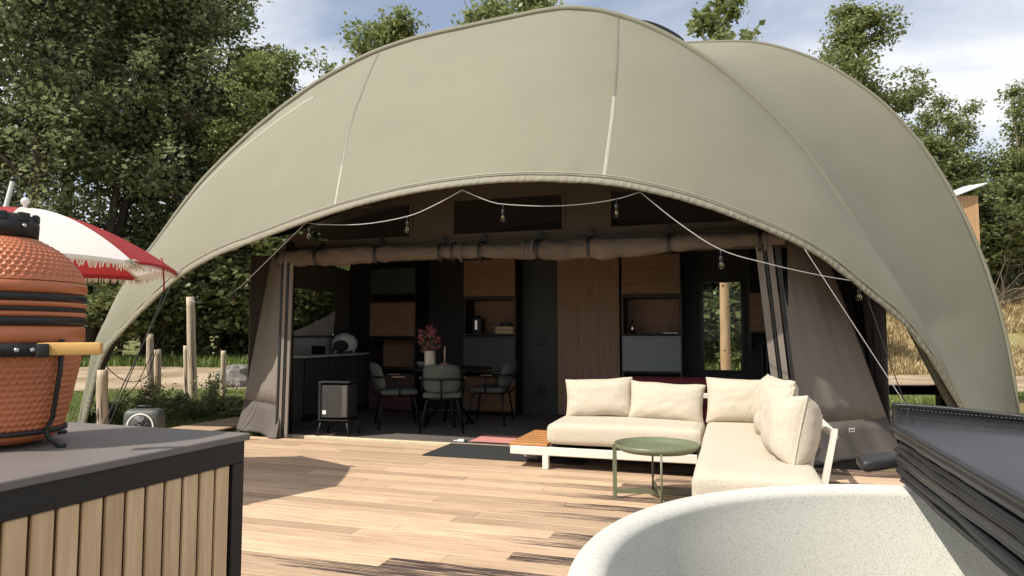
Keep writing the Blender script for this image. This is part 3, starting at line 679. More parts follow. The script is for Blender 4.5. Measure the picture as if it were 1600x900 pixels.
# green panel with switch and socket, oak sliding door
a0, a1 = onb(808, 500, 2.9)[0], onb(872, 500, 2.9)[0]
p = thing('partition_panel', 'dark green partition panel with switch left of the oak sliding door', 'panel', HW(a0, 2.9), -YAW)
MB().box(0, a1 - a0, 0, .06, 0, 2.5).build('board', greenwall, p)
for u, v, nm in ((845, 534, 'light_switch'), (847, 611, 'socket')):
    a, z = onb(u, v, 2.9); MB().box(a - a0 - .055, a - a0 + .055, -.012, -.001, z - .055, z + .055, .006).build(nm, black, p)
    MB().box(a - a0 - .02, a - a0 + .02, -.017, -.0125, z - .02, z + .02, .003).build(nm + '_insert', blackm, p)
a0, a1 = onb(871, 500, 2.78)[0], onb(968, 500, 2.78)[0]
s = thing('sliding_door', 'oak boarded sliding door behind the cream sofa', 'door', HW(a0, 2.78), -YAW)
for k in range(3):
    w = (a1 - a0) / 3; MB().box(k * w + .0008, (k + 1) * w - .0008, 0, .04, .03, 2.42, .0015).build('board', woodinv, s)
MB().box(-.1, a1 - a0 + .1, .0, .035, 2.43, 2.49).build('track', blackm, s)
# things on the shelves
def at_shelf(u, a_v, b): a, z = onb(u, a_v, b); return a
zsh = zb_[1][0] + .0
t = thing('coffee_maker', 'black and steel coffee maker on the shelf over the table', 'coffee maker', HW(onb(746, 500, 2.65)[0], 2.68, zsh - .004), -YAW)
MB().rbox(-.075, .075, -.08, .1, 0, .24, .02, 4).build('body', black, t); MB().box(-.02, .02, -.09, -.0801, .06, .2, .002).build('water_gauge', steel, t); MB().lathe([(.0, .241), (.05, .241), (.055, .26), (.0, .275)], 16).build('lid', blackm, t)
t = thing('wooden_crate', 'small wooden crate beside the coffee maker on the shelf', 'crate', HW(onb(790, 500, 2.65)[0], 2.68, zsh - .004), -YAW)
for z in (.0, .055):
    for y in (-.09, .08): MB().box(-.14, .14, y, y + .01, z + .002, z + .05).build('slat', mat('crate_wood', (.48, .34, .18), .7, .15, 8), t)
    for x in (-.14, .13): MB().box(x, x + .01, -.08, .08, z + .002, z + .05).build('slat', MATS['crate_wood'], t)
MB().box(-.13, .13, -.08, .08, .0, .008).build('bottom', MATS['crate_wood'], t)
for k, (x, h) in enumerate(((-.07, .16), (.0, .19), (.07, .15))):
    j = MB(); j.lathe([(.0, 0), (.03, 0), (.032, h * .7), (.02, h * .85), (.022, h), (0, h)], 14)
    tag(j.build('spice_jar', [black, greenwall, blackm][k], None, HW(onb(790, 500, 2.65)[0] + x, 2.68, zsh + .006), 0), ['small black jar standing in the wooden crate, nearest the coffee maker', 'taller green black jar in the middle of the wooden crate', 'dark metal jar in the wooden crate away from the coffee maker'][k], 'jar')
zsc = zc_[1][0] - .004
for u, h, lab, m in ((988, .2, 'slim glass bottle on the shelf above the pale grey door', steel), (1048, .14, 'small lidded glass on the tray above the pale grey door', steel)):
    j = MB(); j.lathe([(0, 0), (.035, 0), (.037, h * .5), (.014, h * .7), (.014, h), (0, h)], 16)
    tag(j.build('bottle', glassb if h < .2 else m, None, HW(onb(u, 500, 2.65)[0], 2.68, zsc + (0.02 if h < .2 else 0)), 0), lab, 'bottle')
tr_ = MB(); tr_.box(-.1, .1, -.07, .07, 0, .018, .004); tag(tr_.build('tray', whitep, None, HW(onb(1048, 500, 2.65)[0], 2.68, zsc), -YAW), 'small pale tray on the shelf above the pale grey door', 'tray')
# kitchen worktop along the left wall
kr = thing('kitchen_unit', 'dark kitchen unit with marble worktop along the lodge side wall', 'kitchen unit', HW(-.9, .95), -YAW)
MB().box(0, .50, 0, 1.85, .08, .865).build('base_cabinet', black, kr); MB().box(.03, .46, .02, 1.83, .0, .08).build('plinth', darkwall, kr)
MB().box(-.02, .54, -.02, 1.88, .868, .90, .004).build('worktop', marble, kr); MB().box(-.045, -.022, -.02, 1.88, .90, 1.13).build('backsplash', marble, kr)
for k in range(3): MB().box(.501, .520, .02 + k * .61, .61 + k * .61, .1, .85, .003).build('drawer_front', darkdoor, kr)
ov = thing('tabletop_oven', 'white rounded tabletop oven with dark mouth on the marble worktop', 'oven', HW(-.60, 2.28, .902), -YAW + R(-20))
mb = MB(); mb.lathe([(0, .02), (.15, .03), (.195, .09), (.19, .18), (.14, .26), (.06, .30), (0, .305)], 28); mb.build('dome', whitep, ov)
b = MB(); b.lathe([(.10, 0), (.115, .0), (.115, .04), (.09, .045), (.0, .03)], 24); o = b.build('mouth', black, ov, (.10, -.145, .11)); o.rotation_euler = (R(90), 0, R(35)); o.scale = (1, .75, 1)
for k in range(3): MB().tube([(.13 * math.cos(k * 2.1 + .4), .13 * math.sin(k * 2.1 + .4), .05), (.17 * math.cos(k * 2.1 + .4), .17 * math.sin(k * 2.1 + .4), 0)], .012, 6).build('foot', whitep, ov)
rk = thing('utensil_rack', 'small black rack on the marble worktop near the curtain', 'rack', HW(-.58, 1.55, .902), -YAW)
MB().box(-.09, .09, -.05, .05, 0, .01).build('base', black, rk)
for k in range(6): MB().box(-.085 + k * .033, -.08 + k * .033, -.045, .045, .011, .12).build('divider', black, rk)
# portable stove just inside the curtain
q = G(525, 682); st = thing('portable_stove', 'dark grey boxy stove on four splayed legs inside the left curtain', 'stove', (q.x, q.y + .1, 0), R(-8))
MB().box(-.17, .17, -.15, .15, .22, .60, .006).build('body', mat('stove_grey', (.035, .033, .031), .5, .1, 4), st)
MB().box(-.185, -.155, -.165, .16, .2, .62, .004).build('side_rail', black, st); MB().box(.10, .165, -.158, -.1505, .23, .59, .004).build('door_strip', mat('stove_silver', (.09, .08, .072), .45, .1, 6), st)
MB().box(-.19, .19, -.165, .165, .621, .64, .005).build('top_plate', black, st); MB().box(-.19, .19, -.165, .165, .19, .198, .002).build('under_frame', black, st)
MB().box(-.135, -.09, -.157, -.1505, .26, .305, .002).build('label_plate', whitep, st)
for sx in (-1, 1):
    for sy in (-1, 1): MB().tube([(sx * .15, sy * .13, .2), (sx * .20, sy * .17, 0)], .013, 8).build('leg', black, st)
# dining table
tq = HW(1.52, 1.42); tb_ = thing('dining_table', 'black round dining table under the flower vase', 'table', tq, -YAW)
MB().lathe([(0, .728), (.56, .728), (.575, .738), (.57, .752), (0, .752)], 64).build('table_top', black, tb_)
for k in range(4):
    a = k * math.pi / 2 + .6; MB().tube([(.32 * math.cos(a), .32 * math.sin(a), .01), (.05 * math.cos(a), .05 * math.sin(a), .38), (.30 * math.cos(a), .30 * math.sin(a), .727)], .022, 8).build('leg', blackm, tb_)
vz = .753
vs = thing('vase', 'ribbed cream vase on the black dining table', 'vase', HW(1.36, 1.15, vz), 0)
prof = [(0, 0), (.062, 0), (.066, .02), (.066, .22), (.058, .225), (.056, .2), (.056, .05), (0, .04)]
mb = MB(); nn = 60
mb.add([((r + (.004 * math.cos(15 * 2 * math.pi * k / nn) if .05 < r and i < 4 else 0)) * math.cos(2 * math.pi * k / nn), (r + (.004 * math.cos(15 * 2 * math.pi * k / nn) if .05 < r and i < 4 else 0)) * math.sin(2 * math.pi * k / nn), z) for i, (r, z) in enumerate(prof) for k in range(nn)], [(i * nn + k, i * nn + (k + 1) % nn, (i + 1) * nn + (k + 1) % nn, (i + 1) * nn + k) for i in range(len(prof) - 1) for k in range(nn)], True)
mb.build('body', mat('vase_glaze', (.60, .50, .38), .5, .05, 9), vs)
fw = thing('flower_bunch', 'bunch of pink flowers standing in the ribbed vase', 'flowers', HW(1.36, 1.15, vz + .1), 0)
mb = MB(); heads = []
for k in range(34):
    a = random.uniform(0, 6.28); r = abs(random.gauss(0, .10)); h = .16 + .28 * random.random() - r * .5; mb.tube([(0, 0, 0), (r * .3 * math.cos(a), r * .3 * math.sin(a), h * .5), (r * math.cos(a), r * math.sin(a), h)], .0025, 4); heads.append((r * math.cos(a), r * math.sin(a), h))
mb.build('stems', leafs, fw)
V = []; Q = []
for hx, hy, hz in heads:
    for k in range(14):
        c = np.array((hx, hy, hz)) + rng.normal(0, .018, 3); d1 = rng.normal(0, 1, 3); d1 /= np.linalg.norm(d1); d2 = np.cross(d1, rng.normal(0, 1, 3)); d2 /= np.linalg.norm(d2); i = len(V); s_ = .016
        V += [c - d1 * s_, c + d2 * s_ * .8, c + d1 * s_, c - d2 * s_ * .8]; Q.append((i, i + 1, i + 2, i + 3))
tag(npmesh('petals', np.array(V), Q, flowm, fw), kind='stuff')
V = []; Q = []
for k in range(120):
    c = np.array(heads[k % 34]) * np.array((.8, .8, .75)) + rng.normal(0, .03, 3); d1 = rng.normal(0, 1, 3); d1 /= np.linalg.norm(d1); d2 = np.cross(d1, rng.normal(0, 1, 3)); d2 /= np.linalg.norm(d2); i = len(V)
    V += [c - d1 * .03, c + d2 * .012, c + d1 * .03, c - d2 * .012]; Q.append((i, i + 1, i + 2, i + 3))
tag(npmesh('leaves', np.array(V), Q, leafs, fw), kind='stuff')
cd = thing('candle_stand', 'wooden candle stand with a pink candle beside the vase', 'candle', HW(1.58, 1.12, vz), -YAW)
MB().box(-.05, .05, -.03, .03, 0, .065, .006).build('block', mat('candle_wood', (.33, .16, .07), .6, .2, 12), cd); MB().tube([(0, 0, .066), (0, 0, .28)], .011, 10).build('candle', mat('candle_wax', (.50, .33, .27), .5, .05, 9), cd)
bw = MB(); bw.lathe([(0, 0), (.05, 0), (.08, .04), (.085, .075), (.078, .075), (.07, .03), (0, .02)], 28); tag(bw.build('bowl', mat('bowl_glaze', (.16, .15, .13), .5, .1, 12), None, HW(1.18, 1.32, vz), 0), 'small dark bowl on the black dining table', 'bowl')
# dining chairs
def chair(label, loc, rz):
    t = thing('dining_chair', label, 'chair', loc, rz, 'upholstered chairs round the dining table')
    MB().rbox(-.235, .235, -.23, .24, .415, .485, .035, 8, crown=.012).build('seat', chairfab, t)
    mb = MB(); n = 14; rwsf = []; rwsb = []
    for j in range(n + 1):
        vv = -1 + 2 * j / n; rf, rb_ = [], []
        for i in range(n + 1):
            uu = -1 + 2 * i / n; sq = max(abs(uu), abs(vv)); ln = (abs(uu) ** 5 + abs(vv) ** 5) ** .2; k = sq / ln if ln > 0 else 1
            x = uu * k * .235; z = .655 + vv * k * .175; th = .028 * (1 - sq ** 6) ** .5; y = -.25 - .10 * (z - .48) / .35 + .10 * (x / .235) ** 2
            rf.append((x, y + th, z)); rb_.append((x, y - th, z))
        rwsf.append(rf); rwsb.append(rb_[::-1])
    mb.grid(rwsf); mb.grid(rwsb); bk = mb.build('backrest', chairfab, t, merge=.0005)
    MB().tube([(-.27, -.02, .64), (-.262, -.16, .645), (-.20, -.30, .65), (0, -.355, .65), (.20, -.30, .65), (.262, -.16, .645), (.27, -.02, .64)], .011, 8).build('arm_rail', blackm, t)
    MB().tube([(0, -.355, .65), (0, -.345, .50), (0, -.27, .405)], .012, 8).build('back_strut', blackm, t)
    for sx in (-1, 1):
        MB().tube([(sx * .27, -.02, .64), (sx * .265, .0, .52), (sx * .24, .0, .41)], .010, 8).build('arm_post', blackm, t); MB().rbox(sx * .27 - .02, sx * .27 + .02, -.10, .06, .64, .665, .01, 4).build('arm_pad', mat('arm_wood', (.19, .13, .09), .5, .1, 9), t)
        MB().tube([(sx * .15, -.20, .405), (sx * .185, -.215, .385), (sx * .265, -.26, .0)], .0125, 8).build('leg', blackm, t); MB().tube([(sx * .15, .18, .405), (sx * .18, .20, .38), (sx * .245, .26, .0)], .0125, 8).build('leg', blackm, t)
    MB().tube([(-.15, -.20, .405), (.15, -.20, .405), (.15, .18, .405), (-.15, .18, .405), (-.15, -.20, .405)], .011, 6).build('seat_frame', blackm, t)
    return t
q = G(689, 677); chair('green grey dining chair with its back turned to the sunny deck', (q.x, q.y + .22, 0), R(2))
q = G(618, 668); chair('green grey dining chair standing sideways on the kitchen side of the table', (q.x, q.y + .12, 0), R(-74))
q = G(766, 662); chair('green grey dining chair standing sideways on the sliding door side of the table', (q.x, q.y + .1, 0), R(76))
# dark red couch inside, radiator
rd = thing('indoor_couch', 'dark red fabric couch just inside the lodge behind the cream sofa', 'couch', HW(4.05, .62), -YAW)
MB().rbox(-.05, 1.2, .0, .85, .12, .43, .06, 8).build('seat', redfab, rd); MB().rbox(-.05, 1.2, -.02, .2, .40, .725, .07, 8, wr=.006).build('backrest', redfab, rd)
for x in (.05, 1.1):
    for y in (.06, .78): MB().tube([(x, y, 0), (x, y, .14)], .02, 8).build('leg', black, rd)
(ra0, rz1), (ra1, rz0) = onb(1188, 538, 2.75), onb(1240, 580, 2.75)
rt = thing('radiator', 'black ribbed radiator below the oak cabinet', 'radiator', HW(ra0, 2.75, 0), -YAW)
for k in range(9): MB().rbox(k * .065, k * .065 + .05, 0, .12, .2, rz1, .02, 3).build('fin', blackm, rt)
MB().tube([(.0, .06, .24), (.57, .06, .24)], .02, 8).build('pipe', blackm, rt); MB().box(.02, .05, .03, .09, 0, .205).build('foot', blackm, rt); MB().box(.54, .57, .03, .09, 0, .205).build('foot', blackm, rt)

# ================================================================== OUTDOOR FURNITURE
S0 = G(797, 730)
sofa = thing('corner_sofa', 'cream L shaped outdoor sofa with white frame on the deck', 'sofa', (S0.x, S0.y, 0), -YAW)
A1, A2, BF = 1.68, 2.40, -1.85
fr = [('rail', (0, A1, 0, .045, .12, .195)), ('rail', (A1, A1 + .045, BF, 0, .12, .195)), ('rail', (A1 + .045, A2, BF, BF + .045, .12, .195)), ('rail', (A2 - .045, A2, BF + .045, .80, .12, .195)), ('rail', (0, A2, .80, .845, .12, .195)), ('rail', (0, .045, .045, .80, .12, .195))]
for nm, b in fr: MB().box(*b, .006).build(nm, creamm, sofa)
for x, y in ((.30, .0), (A1 - .03, .0), (.30, .79), (A1 - .03, .79), (A2 - .06, .79), (A1 + .01, BF + .01), (A2 - .055, BF + .01)): MB().box(x, x + .055, y, y + .05, 0, .122, .005).build('leg', creamm, sofa)
MB().box(.33, A2 - .06, .05, .79, .15, .185).build('seat_base', black, sofa); MB().box(A1 + .06, A2 - .06, BF + .05, .04, .15, .184).build('seat_base', black, sofa)
for k in range(7): MB().box(-.01, .345, .002 + k * .121, .110 + k * .121, .1965, .222, .005).build('teak_slat', teak, sofa)
# back frames
for x in (.42, 1.1, 1.75, 2.4): MB().tube([(x, .82, .19), (x, .84, .45), (x, .90, .62)], .016, 6).build('back_post', creamm, sofa)
MB().box(.36, A2, .885, .915, .58, .63, .006).build('back_rail', creamm, sofa)
for y in (-1.34, -.6, .1):
    MB().add([(A2 - .01, y, .15), (A2 + .03, y, .15), (A2 + .03, y + .04, .15), (A2 - .01, y + .04, .15), (A2 + .09, y, .62), (A2 + .12, y, .62), (A2 + .12, y + .04, .62), (A2 + .09, y + .04, .62)], [(0, 1, 5, 4), (1, 2, 6, 5), (2, 3, 7, 6), (3, 0, 4, 7), (4, 5, 6, 7), (3, 2, 1, 0)]).build('back_post', creamm, sofa)
MB().box(A2 + .085, A2 + .125, -1.30, .78, .555, .60, .006).build('back_rail', creamm, sofa)
MB().rbox(.34, A1 - .005, -.03, .80, .222, .405, .055, 12, crown=.018, wr=.007, seed=3).build('seat_cushion', fabric, sofa)
MB().rbox(A1 + .005, A2 - .01, BF - .02, .80, .222, .405, .055, 12, crown=.018, wr=.007, seed=9).build('seat_cushion', fabric, sofa)
def pillow(name, w, h, th, loc, rot, seed):
    n = 26; F1, B1 = [], []
    for j in range(n + 1):
        rf, rb_ = [], []
        for i in range(n + 1):
            u = math.sin((2 * i / n - 1) * math.pi / 2); v = math.sin((2 * j / n - 1) * math.pi / 2)
            e = (max(0, 1 - abs(u) ** 3.2) * max(0, 1 - abs(v) ** 3.2)) ** .5
            x = u * w / 2 * (1 - .055 * (1 - v * v)); z = v * h / 2 * (1 - .06 * (1 - u * u)) + .012 * mnoise.noise(Vector((u * 2, seed, v)))
            edge = max(abs(u), abs(v)); cr_ = mnoise.noise(Vector((u * 4 + seed, v * 3.1, seed))) * .014 * e
            # pleats running in from the piped edges
            an = math.atan2(v, u); cr_ += .009 * math.sin(an * 22 + seed) * max(0, edge - .55) * e * 2.0
            rf.append((x, -th / 2 * e - cr_, z)); rb_.append((x, th / 2 * e - cr_, z))
        F1.append(rf); B1.append(rb_[::-1])
    mb = MB(); mb.grid(F1); mb.grid(B1); o = mb.build(name, fabric, sofa, loc, merge=.0006); o.rotation_euler = rot
    pip = MB(); loop = [(F1[0][i]) for i in range(n + 1)] + [F1[j][n] for j in range(1, n + 1)] + [F1[n][i] for i in range(n - 1, -1, -1)] + [F1[j][0] for j in range(n - 1, 0, -1)]
    pip.tube(loop + [loop[0]], .006, 6, cap=False); pip.build('piping', fabric, o); return o
pillow('back_pillow', .64, .37, .22, (.70, .60, .585), (R(-14), R(-3), R(3)), 1)
pillow('back_pillow', .68, .36, .22, (1.33, .58, .565), (R(-15), R(2.5), R(-3)), 5)
pillow('back_pillow', .62, .40, .22, (2.00, .58, .595), (R(-12), R(1), R(2)), 8)
pillow('back_pillow', .62, .42, .24, (2.24, .16, .63), (R(-16), R(2), R(-74)), 12)
pillow('back_pillow', .60, .42, .22, (2.22, -.42, .61), (R(-16), R(-2), R(-78)), 15)
pillow('back_pillow', .62, .43, .32, (2.27, -1.12, .59), (R(-13), R(-4), R(-84)), 21)
# tray table
q = G(1020, 745); tt = thing('tray_table', 'round sage green metal tray table in front of the sofa', 'side table', (1.055, 5.02, 0), R(-6))
MB().lathe([(0, .362), (.265, .362), (.285, .372), (.30, .40), (.306, .40), (.292, .366), (.268, .352), (0, .352)], 64).build('tray', sage, tt)
for sx in (-1, 1):
    MB().box(sx * .303 - .015, sx * .303 + .015, -.004, .004, 0, .392, .0015).build('leg', sage, tt)
    MB().tube([(0, sx * .30, 0), (0, sx * .30, .37)], .008, 8).build('leg', sage, tt)
MB().box(-.288, .288, -.003, .003, .035, .068).build('cross_bar', sage, tt); MB().box(-.003, .003, -.30, .30, .0685, .095).build('cross_bar', sage, tt)
# door mats
def flat(name, pts, z, h, m, label, cat):
    c = sum((Vector((p.x, p.y, 0)) for p in pts), Vector()) / len(pts); mb = MB(); mb.prism([(p.x - c.x, p.y - c.y) for p in pts], 0, h)
    return tag(mb.build(name, m, None, (c.x, c.y, z)), label, cat)
m0, m1, m2 = G(660, 712), G(706, 694), G(822, 720); w = (m2 - m0).dot(E2) + .55; dpt = (m1 - m0).dot(E1)
flat('door_mat', [m0, m0 + E2 * w, m0 + E2 * w + E1 * dpt, m0 + E1 * dpt], .0015, .011, matblack, 'black coir door mat on the deck before the lodge', 'door mat')
r0 = HW(toab(G(728, 691))[0], -.02); r0 = G(733, 692); rr = [r0 + E1 * .02, r0 + E2 * 1.1 + E1 * .02, r0 + E2 * 1.1 + E1 * .5, r0 + E1 * .5]
flat('threshold_rug', rr, .0135, .008, matred, 'pink red patterned rug behind the black door mat', 'rug')
pg = thing('cable_plug', 'white cable plug lying by the corner of the black door mat', 'plug', G(722, 690.5, .004), -YAW)
MB().rbox(-.05, .03, -.02, .02, 0, .03, .01, 4).build('shell', whitep, pg); MB().box(.031, .06, -.012, .012, .004, .024, .003).build('tip', black, pg); MB().tube([(-.05, 0, .012), (-.10, .01, .008), (-.12, .05, .006)], .006, 6).build('cord', whitep, pg)
# crumpled bag beneath the sofa end
q = G(838, 723); mb = MB()
nn = 14; rws = []
for j in range(9):
    f = j / 8; row = []
    for k in range(nn + 1):
        a = 2 * math.pi * (k % nn) / nn; rr_ = (.10 * math.sin(math.pi * (.12 + .88 * f)) + .02) * (1 + .45 * mnoise.noise(Vector((math.cos(a) * 2, math.sin(a) * 2, f * 3)))) * (1 if f < .999 else .05)
        row.append((rr_ * 1.25 * math.cos(a), rr_ * .8 * math.sin(a), .13 * f * (1 + .2 * math.sin(3 * a))))
    rws.append(row)
mb.grid(rws, False); tag(mb.build('crumpled_bag', mat('grey_bag', (.22, .21, .20), .5, .2, 10), None, (q.x + .03, q.y + .16, 0)), 'crumpled grey bag under the teak end of the sofa', 'bag')

# ================================================================== HOT TUB with folded cover
TC = Vector((1.085, 1.305, 0)); TR = .985; RZ = .71
tub = thing('bath_tub', 'large round speckled stone bath tub beside the sofa', 'bath tub', TC, 0)
prof = []
for k in range(19):
    a = math.pi * k / 18; prof.append((TR - .045 + .045 * math.cos(a), RZ - .032 + .032 * math.sin(a)))
prof = [(TR - .16, .004), (TR - .12, .03), (TR - .05, .35), (TR - .006, RZ - .08)] + prof + [(TR - .105, RZ - .10), (TR - .15, RZ - .25), (TR - .19, .30), (TR - .25, .17), (TR - .38, .115), (.05, .10), (.0, .10)]
b = MB(); b.lathe(prof, 160); b.build('shell', stone, tub)
MB().lathe([(0, .105), (.045, .105), (.05, .112), (.0, .116)], 24).build('drain', steel, tub)
FA = G(1397, 757, RZ); CR = 1.05; CM = Vector((FA.x, FA.y, 0)) - E1 * CR
cover = thing('tub_cover', 'folded black vinyl tub cover resting on the speckled tub', 'cover', (CM.x, CM.y, RZ), -YAW)
octp = [(CR * math.sin(R(a)), CR * math.cos(R(a))) for a in (0, 45, 90, 135, 180)]
def slab(z0, z1, inset, m, nm, seed, tilt=0):
    pts = []; P = octp
    for i in range(4):
        for k in range(12):
            t = k / 12; pts.append((P[i][0] + (P[i + 1][0] - P[i][0]) * t, P[i][1] + (P[i + 1][1] - P[i][1]) * t))
    pts.append(P[4])
    for k in range(1, 36): t = k / 36; pts.append((0, CR - 2 * CR * (1 - t)))
    c = (.42, 0); rows_ = []; r_ = .016
    for f in (.0, .5, .86, .965): rows_.append([(c[0] + (x - c[0]) * (f if f else .001) * (1 - inset), c[1] + (y - c[1]) * (f if f else .001) * (1 - inset), z1 + .006 * (1 - f)) for x, y in pts])
    for q in range(5):
        an = math.pi / 2 * q / 4; rows_.append([(c[0] + (x - c[0]) * (1 - inset - .016 + .016 * math.sin(an)), c[1] + (y - c[1]) * (1 - inset - .016 + .016 * math.sin(an)), z1 - r_ + r_ * math.cos(an)) for x, y in pts])
    for f in (.3, .55, .8): rows_.append([(c[0] + (x - c[0]) * (1 - inset - .004 * math.sin(f * 9 + seed)), c[1] + (y - c[1]) * (1 - inset - .004 * math.sin(f * 7 + seed)), z1 - r_ + (z0 + .01 - z1 + r_) * f) for x, y in pts])
    rows_.append([(c[0] + (x - c[0]) * (1 - inset - .006), c[1] + (y - c[1]) * (1 - inset - .006), z0 + .006) for x, y in pts]); rows_.append([(c[0] + (x - c[0]) * (1 - inset - .03), c[1] + (y - c[1]) * (1 - inset - .03), z0) for x, y in pts])
    rows_.append([(c[0] + (x - c[0]) * .001, c[1] + (y - c[1]) * .001, z0) for x, y in pts])
    for j, r in enumerate(rows_):
        for i, p_ in enumerate(r):
            wv = .007 * mnoise.noise(Vector((p_[0] * 3, p_[1] * 3, seed))) + .003 * mnoise.noise(Vector((p_[0] * 9, p_[1] * 9, seed))); r[i] = (p_[0] + .5 * wv, p_[1], p_[2] + wv * (1 if j < 9 else .8))
        r.append(r[0])
    mb = MB(); mb.grid(rows_); return mb.build(nm, m, cover)
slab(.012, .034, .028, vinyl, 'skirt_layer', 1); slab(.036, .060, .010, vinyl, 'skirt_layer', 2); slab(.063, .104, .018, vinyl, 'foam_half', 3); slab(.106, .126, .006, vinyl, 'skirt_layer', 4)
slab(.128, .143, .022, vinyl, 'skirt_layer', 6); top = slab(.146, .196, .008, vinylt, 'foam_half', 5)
# piping along the fold, the standing edge flap with its stitches
MB().tube([(-.004, CR - .03 - 2 * CR * k / 30 * .97, .190 + .004 * mnoise.noise(Vector((k, 0, 0)))) for k in range(31)], .007, 6).build('piping', vinyl, cover)
mb = MB(); rws = [[], [], [], [], []]; nfl = 40
for k in range(nfl + 1):
    t = k / nfl; x = octp[0][0] + (octp[1][0] - octp[0][0]) * t; y = octp[0][1] + (octp[1][1] - octp[0][1]) * t; hh = .068 - .012 * math.sin(t * 2.4) + .004 * math.sin(t * 9); n_ = Vector((octp[1][1] - octp[0][1], -(octp[1][0] - octp[0][0]), 0)).normalized()
    for q, (f, o_) in enumerate(((-.6, .004), (0, .006), (.45, .014 + .006 * math.sin(t * 7)), (.85, .006), (1, -.004))): rws[q].append((x - n_.x * o_, y - n_.y * o_, .190 + hh * f))
mb.grid(rws); fl_ = mb.build('edge_flap', vinyl, cover); fl_.modifiers.new('t', 'SOLIDIFY').thickness = .008
stt = MB(); dv = (Vector((*octp[1], 0)) - Vector((*octp[0], 0))).normalized(); nv = Vector((-dv.y, dv.x, 0))
for k in range(70):
    p_ = Vector((*octp[0], .190 + .058)) + dv * (.03 + k * .0105) - nv * .012; p_.z -= .012 * math.sin((k * .0105 / .8) * 2.4); stt.tube([p_, p_ + dv * .006], .0014, 4)
for cx in (.012, .05):
    for k in range(6): p_ = Vector((*octp[0], .196 + k * .0095)) + dv * cx - nv * .014; stt.tube([p_, p_ + Vector((0, 0, .006))], .0014, 4)
tag(stt.build('stitching', mat('thread', (.075, .075, .08), .8), cover), kind='stuff')
# grab strap cushion poking out beside the far corner
lp = toab(D(1372, 722, 2.50)); l0 = Matrix.Rotation(YAW, 4, 'Z') @ (D(1372, 721, 2.36) - Vector((CM.x, CM.y, RZ)))
h = MB().rbox(-.062, .062, -.04, .04, -.02, .022, .018, 8, wr=.006, seed=4).build('handle_pad', vinyl, cover, l0, R(8)); h.rotation_euler = (R(8), R(-10), R(10))
MB().tube([l0 + Vector((.05, 0, 0)), l0 + Vector((.10, .02, .0)), l0 + Vector((.16, .0, -.01))], .014, 6).build('handle_strap', vinyl, cover)

# ================================================================== OUTDOOR KITCHEN with kamado
KC = G(383, 677, .88); KC = Vector((KC.x, KC.y, 0)); KYAW = R(19.7)
kt = thing('outdoor_kitchen', 'outdoor kitchen counter clad in upright oak slats with grey top', 'counter', KC, -KYAW)
KL, KD = 2.3, 1.25                    # local: x to the left is negative (depth), y towards camera negative (length)
MB().box(-KD, .012, -KL, .012, .858, .88, .003).build('worktop', stonetop, kt)
MB().box(-KD + .03, -.02, -KL + .03, -.02, .05, .84).build('carcass', slatgap, kt)
for nm, b in (('top_rail', (-.02, .0, -KL + .03, .0, .790, .857)), ('corner_post', (-.02, .0, -.05, .0, 0, .7895)), ('bottom_rail', (-.02, .0, -KL + .03, -.051, .02, .08)), ('end_panel', (-KD + .03, -.0205, -.018, .0, .0, .857))): MB().box(*b, .002).build(nm, black, kt)
MB().box(-.02, .0, -1.02, -.985, .081, .7895, .002).build('corner_post', black, kt)
sw = .052
for k in range(16):
    y1 = -.058 - k * (sw + .0105)
    if y1 - sw < -.985: break
    MB().box(-.018, -.0055, y1 - sw, y1, .083, .788, .003).build('slat', slatw, kt)
for k in range(18):
    y1 = -1.03 - k * (sw + .0105); MB().box(-.018, -.0055, y1 - sw, y1, .083, .788, .003).build('slat', slatw, kt)
# kamado
kd = 1.98; KX = D(-3, 600, kd).x; kz0 = .88
kam = thing('kamado_grill', 'dimpled terracotta kamado grill with black bands on the counter', 'grill', (KX, kd, kz0), 0)
ZP = lambda v: D(22, v, kd).z - kz0       # photo row -> height above the counter
RR = lambda px: px / F * kd
def dimpled(profile, nseg, amp, pitch):
    """lathe with hexagonal dimples pressed into it; profile: list of (r, z)"""
    pts = catmull([(r, z, 0) for r, z in profile], 110); V = []; s = 0; rows_ = []
    for i, p_ in enumerate(pts):
        if i: s += (pts[i] - pts[i - 1]).length
        t = (pts[min(i + 1, len(pts) - 1)] - pts[max(i - 1, 0)]).normalized(); nr, nz_ = t.y, -t.x
        if nr < 0: nr, nz_ = -nr, -nz_
        row = []; edge = min(1, min(i, len(pts) - 1 - i) / 7)
        nd = max(10, round(2 * math.pi * max(p_.x, .10) / pitch))
        for k in range(nseg + 1):
            a = 2 * math.pi * k / nseg; rw = s / (pitch * .86); j = round(rw)
            best = 9
            for jj in (j - 1, j, j + 1):
                x = a / (2 * math.pi) * ND + .5 * (jj % 2); fx = (x - round(x)) * 2 * math.pi * p_.x / ND; fy = (rw - jj) * pitch * .86; best = min(best, math.hypot(fx, fy) / pitch)
            d_ = -amp * max(0, 1 - (best / .50) ** 2) * edge
            row.append(((p_.x + nr * d_) * math.cos(a), (p_.x + nr * d_) * math.sin(a), p_.y + nz_ * d_))
        rows_.append(row)
    return rows_
ND = 62
RB = RR(113)
base_prof = [(RR(60), ZP(690)), (RR(78), ZP(684)), (RR(88), ZP(668)), (RR(95), ZP(640)), (RR(102), ZP(600)), (RR(107), ZP(570)), (RR(109), ZP(548)), (RR(109), ZP(536))]
lid_prof = [(RR(111), ZP(441)), (RR(107), ZP(430)), (RR(98), ZP(415)), (RR(84), ZP(398)), (RR(66), ZP(384)), (RR(48), ZP(374)), (RR(40), ZP(371))]
mb = MB(); mb.grid(dimpled(base_prof, 420, 0.0056, .0195)); mb.build('firebox', terra, kam)
mb = MB(); mb.grid(dimpled(lid_prof, 420, 0.0056, .0195)); mb.build('lid_dome', terra, kam)
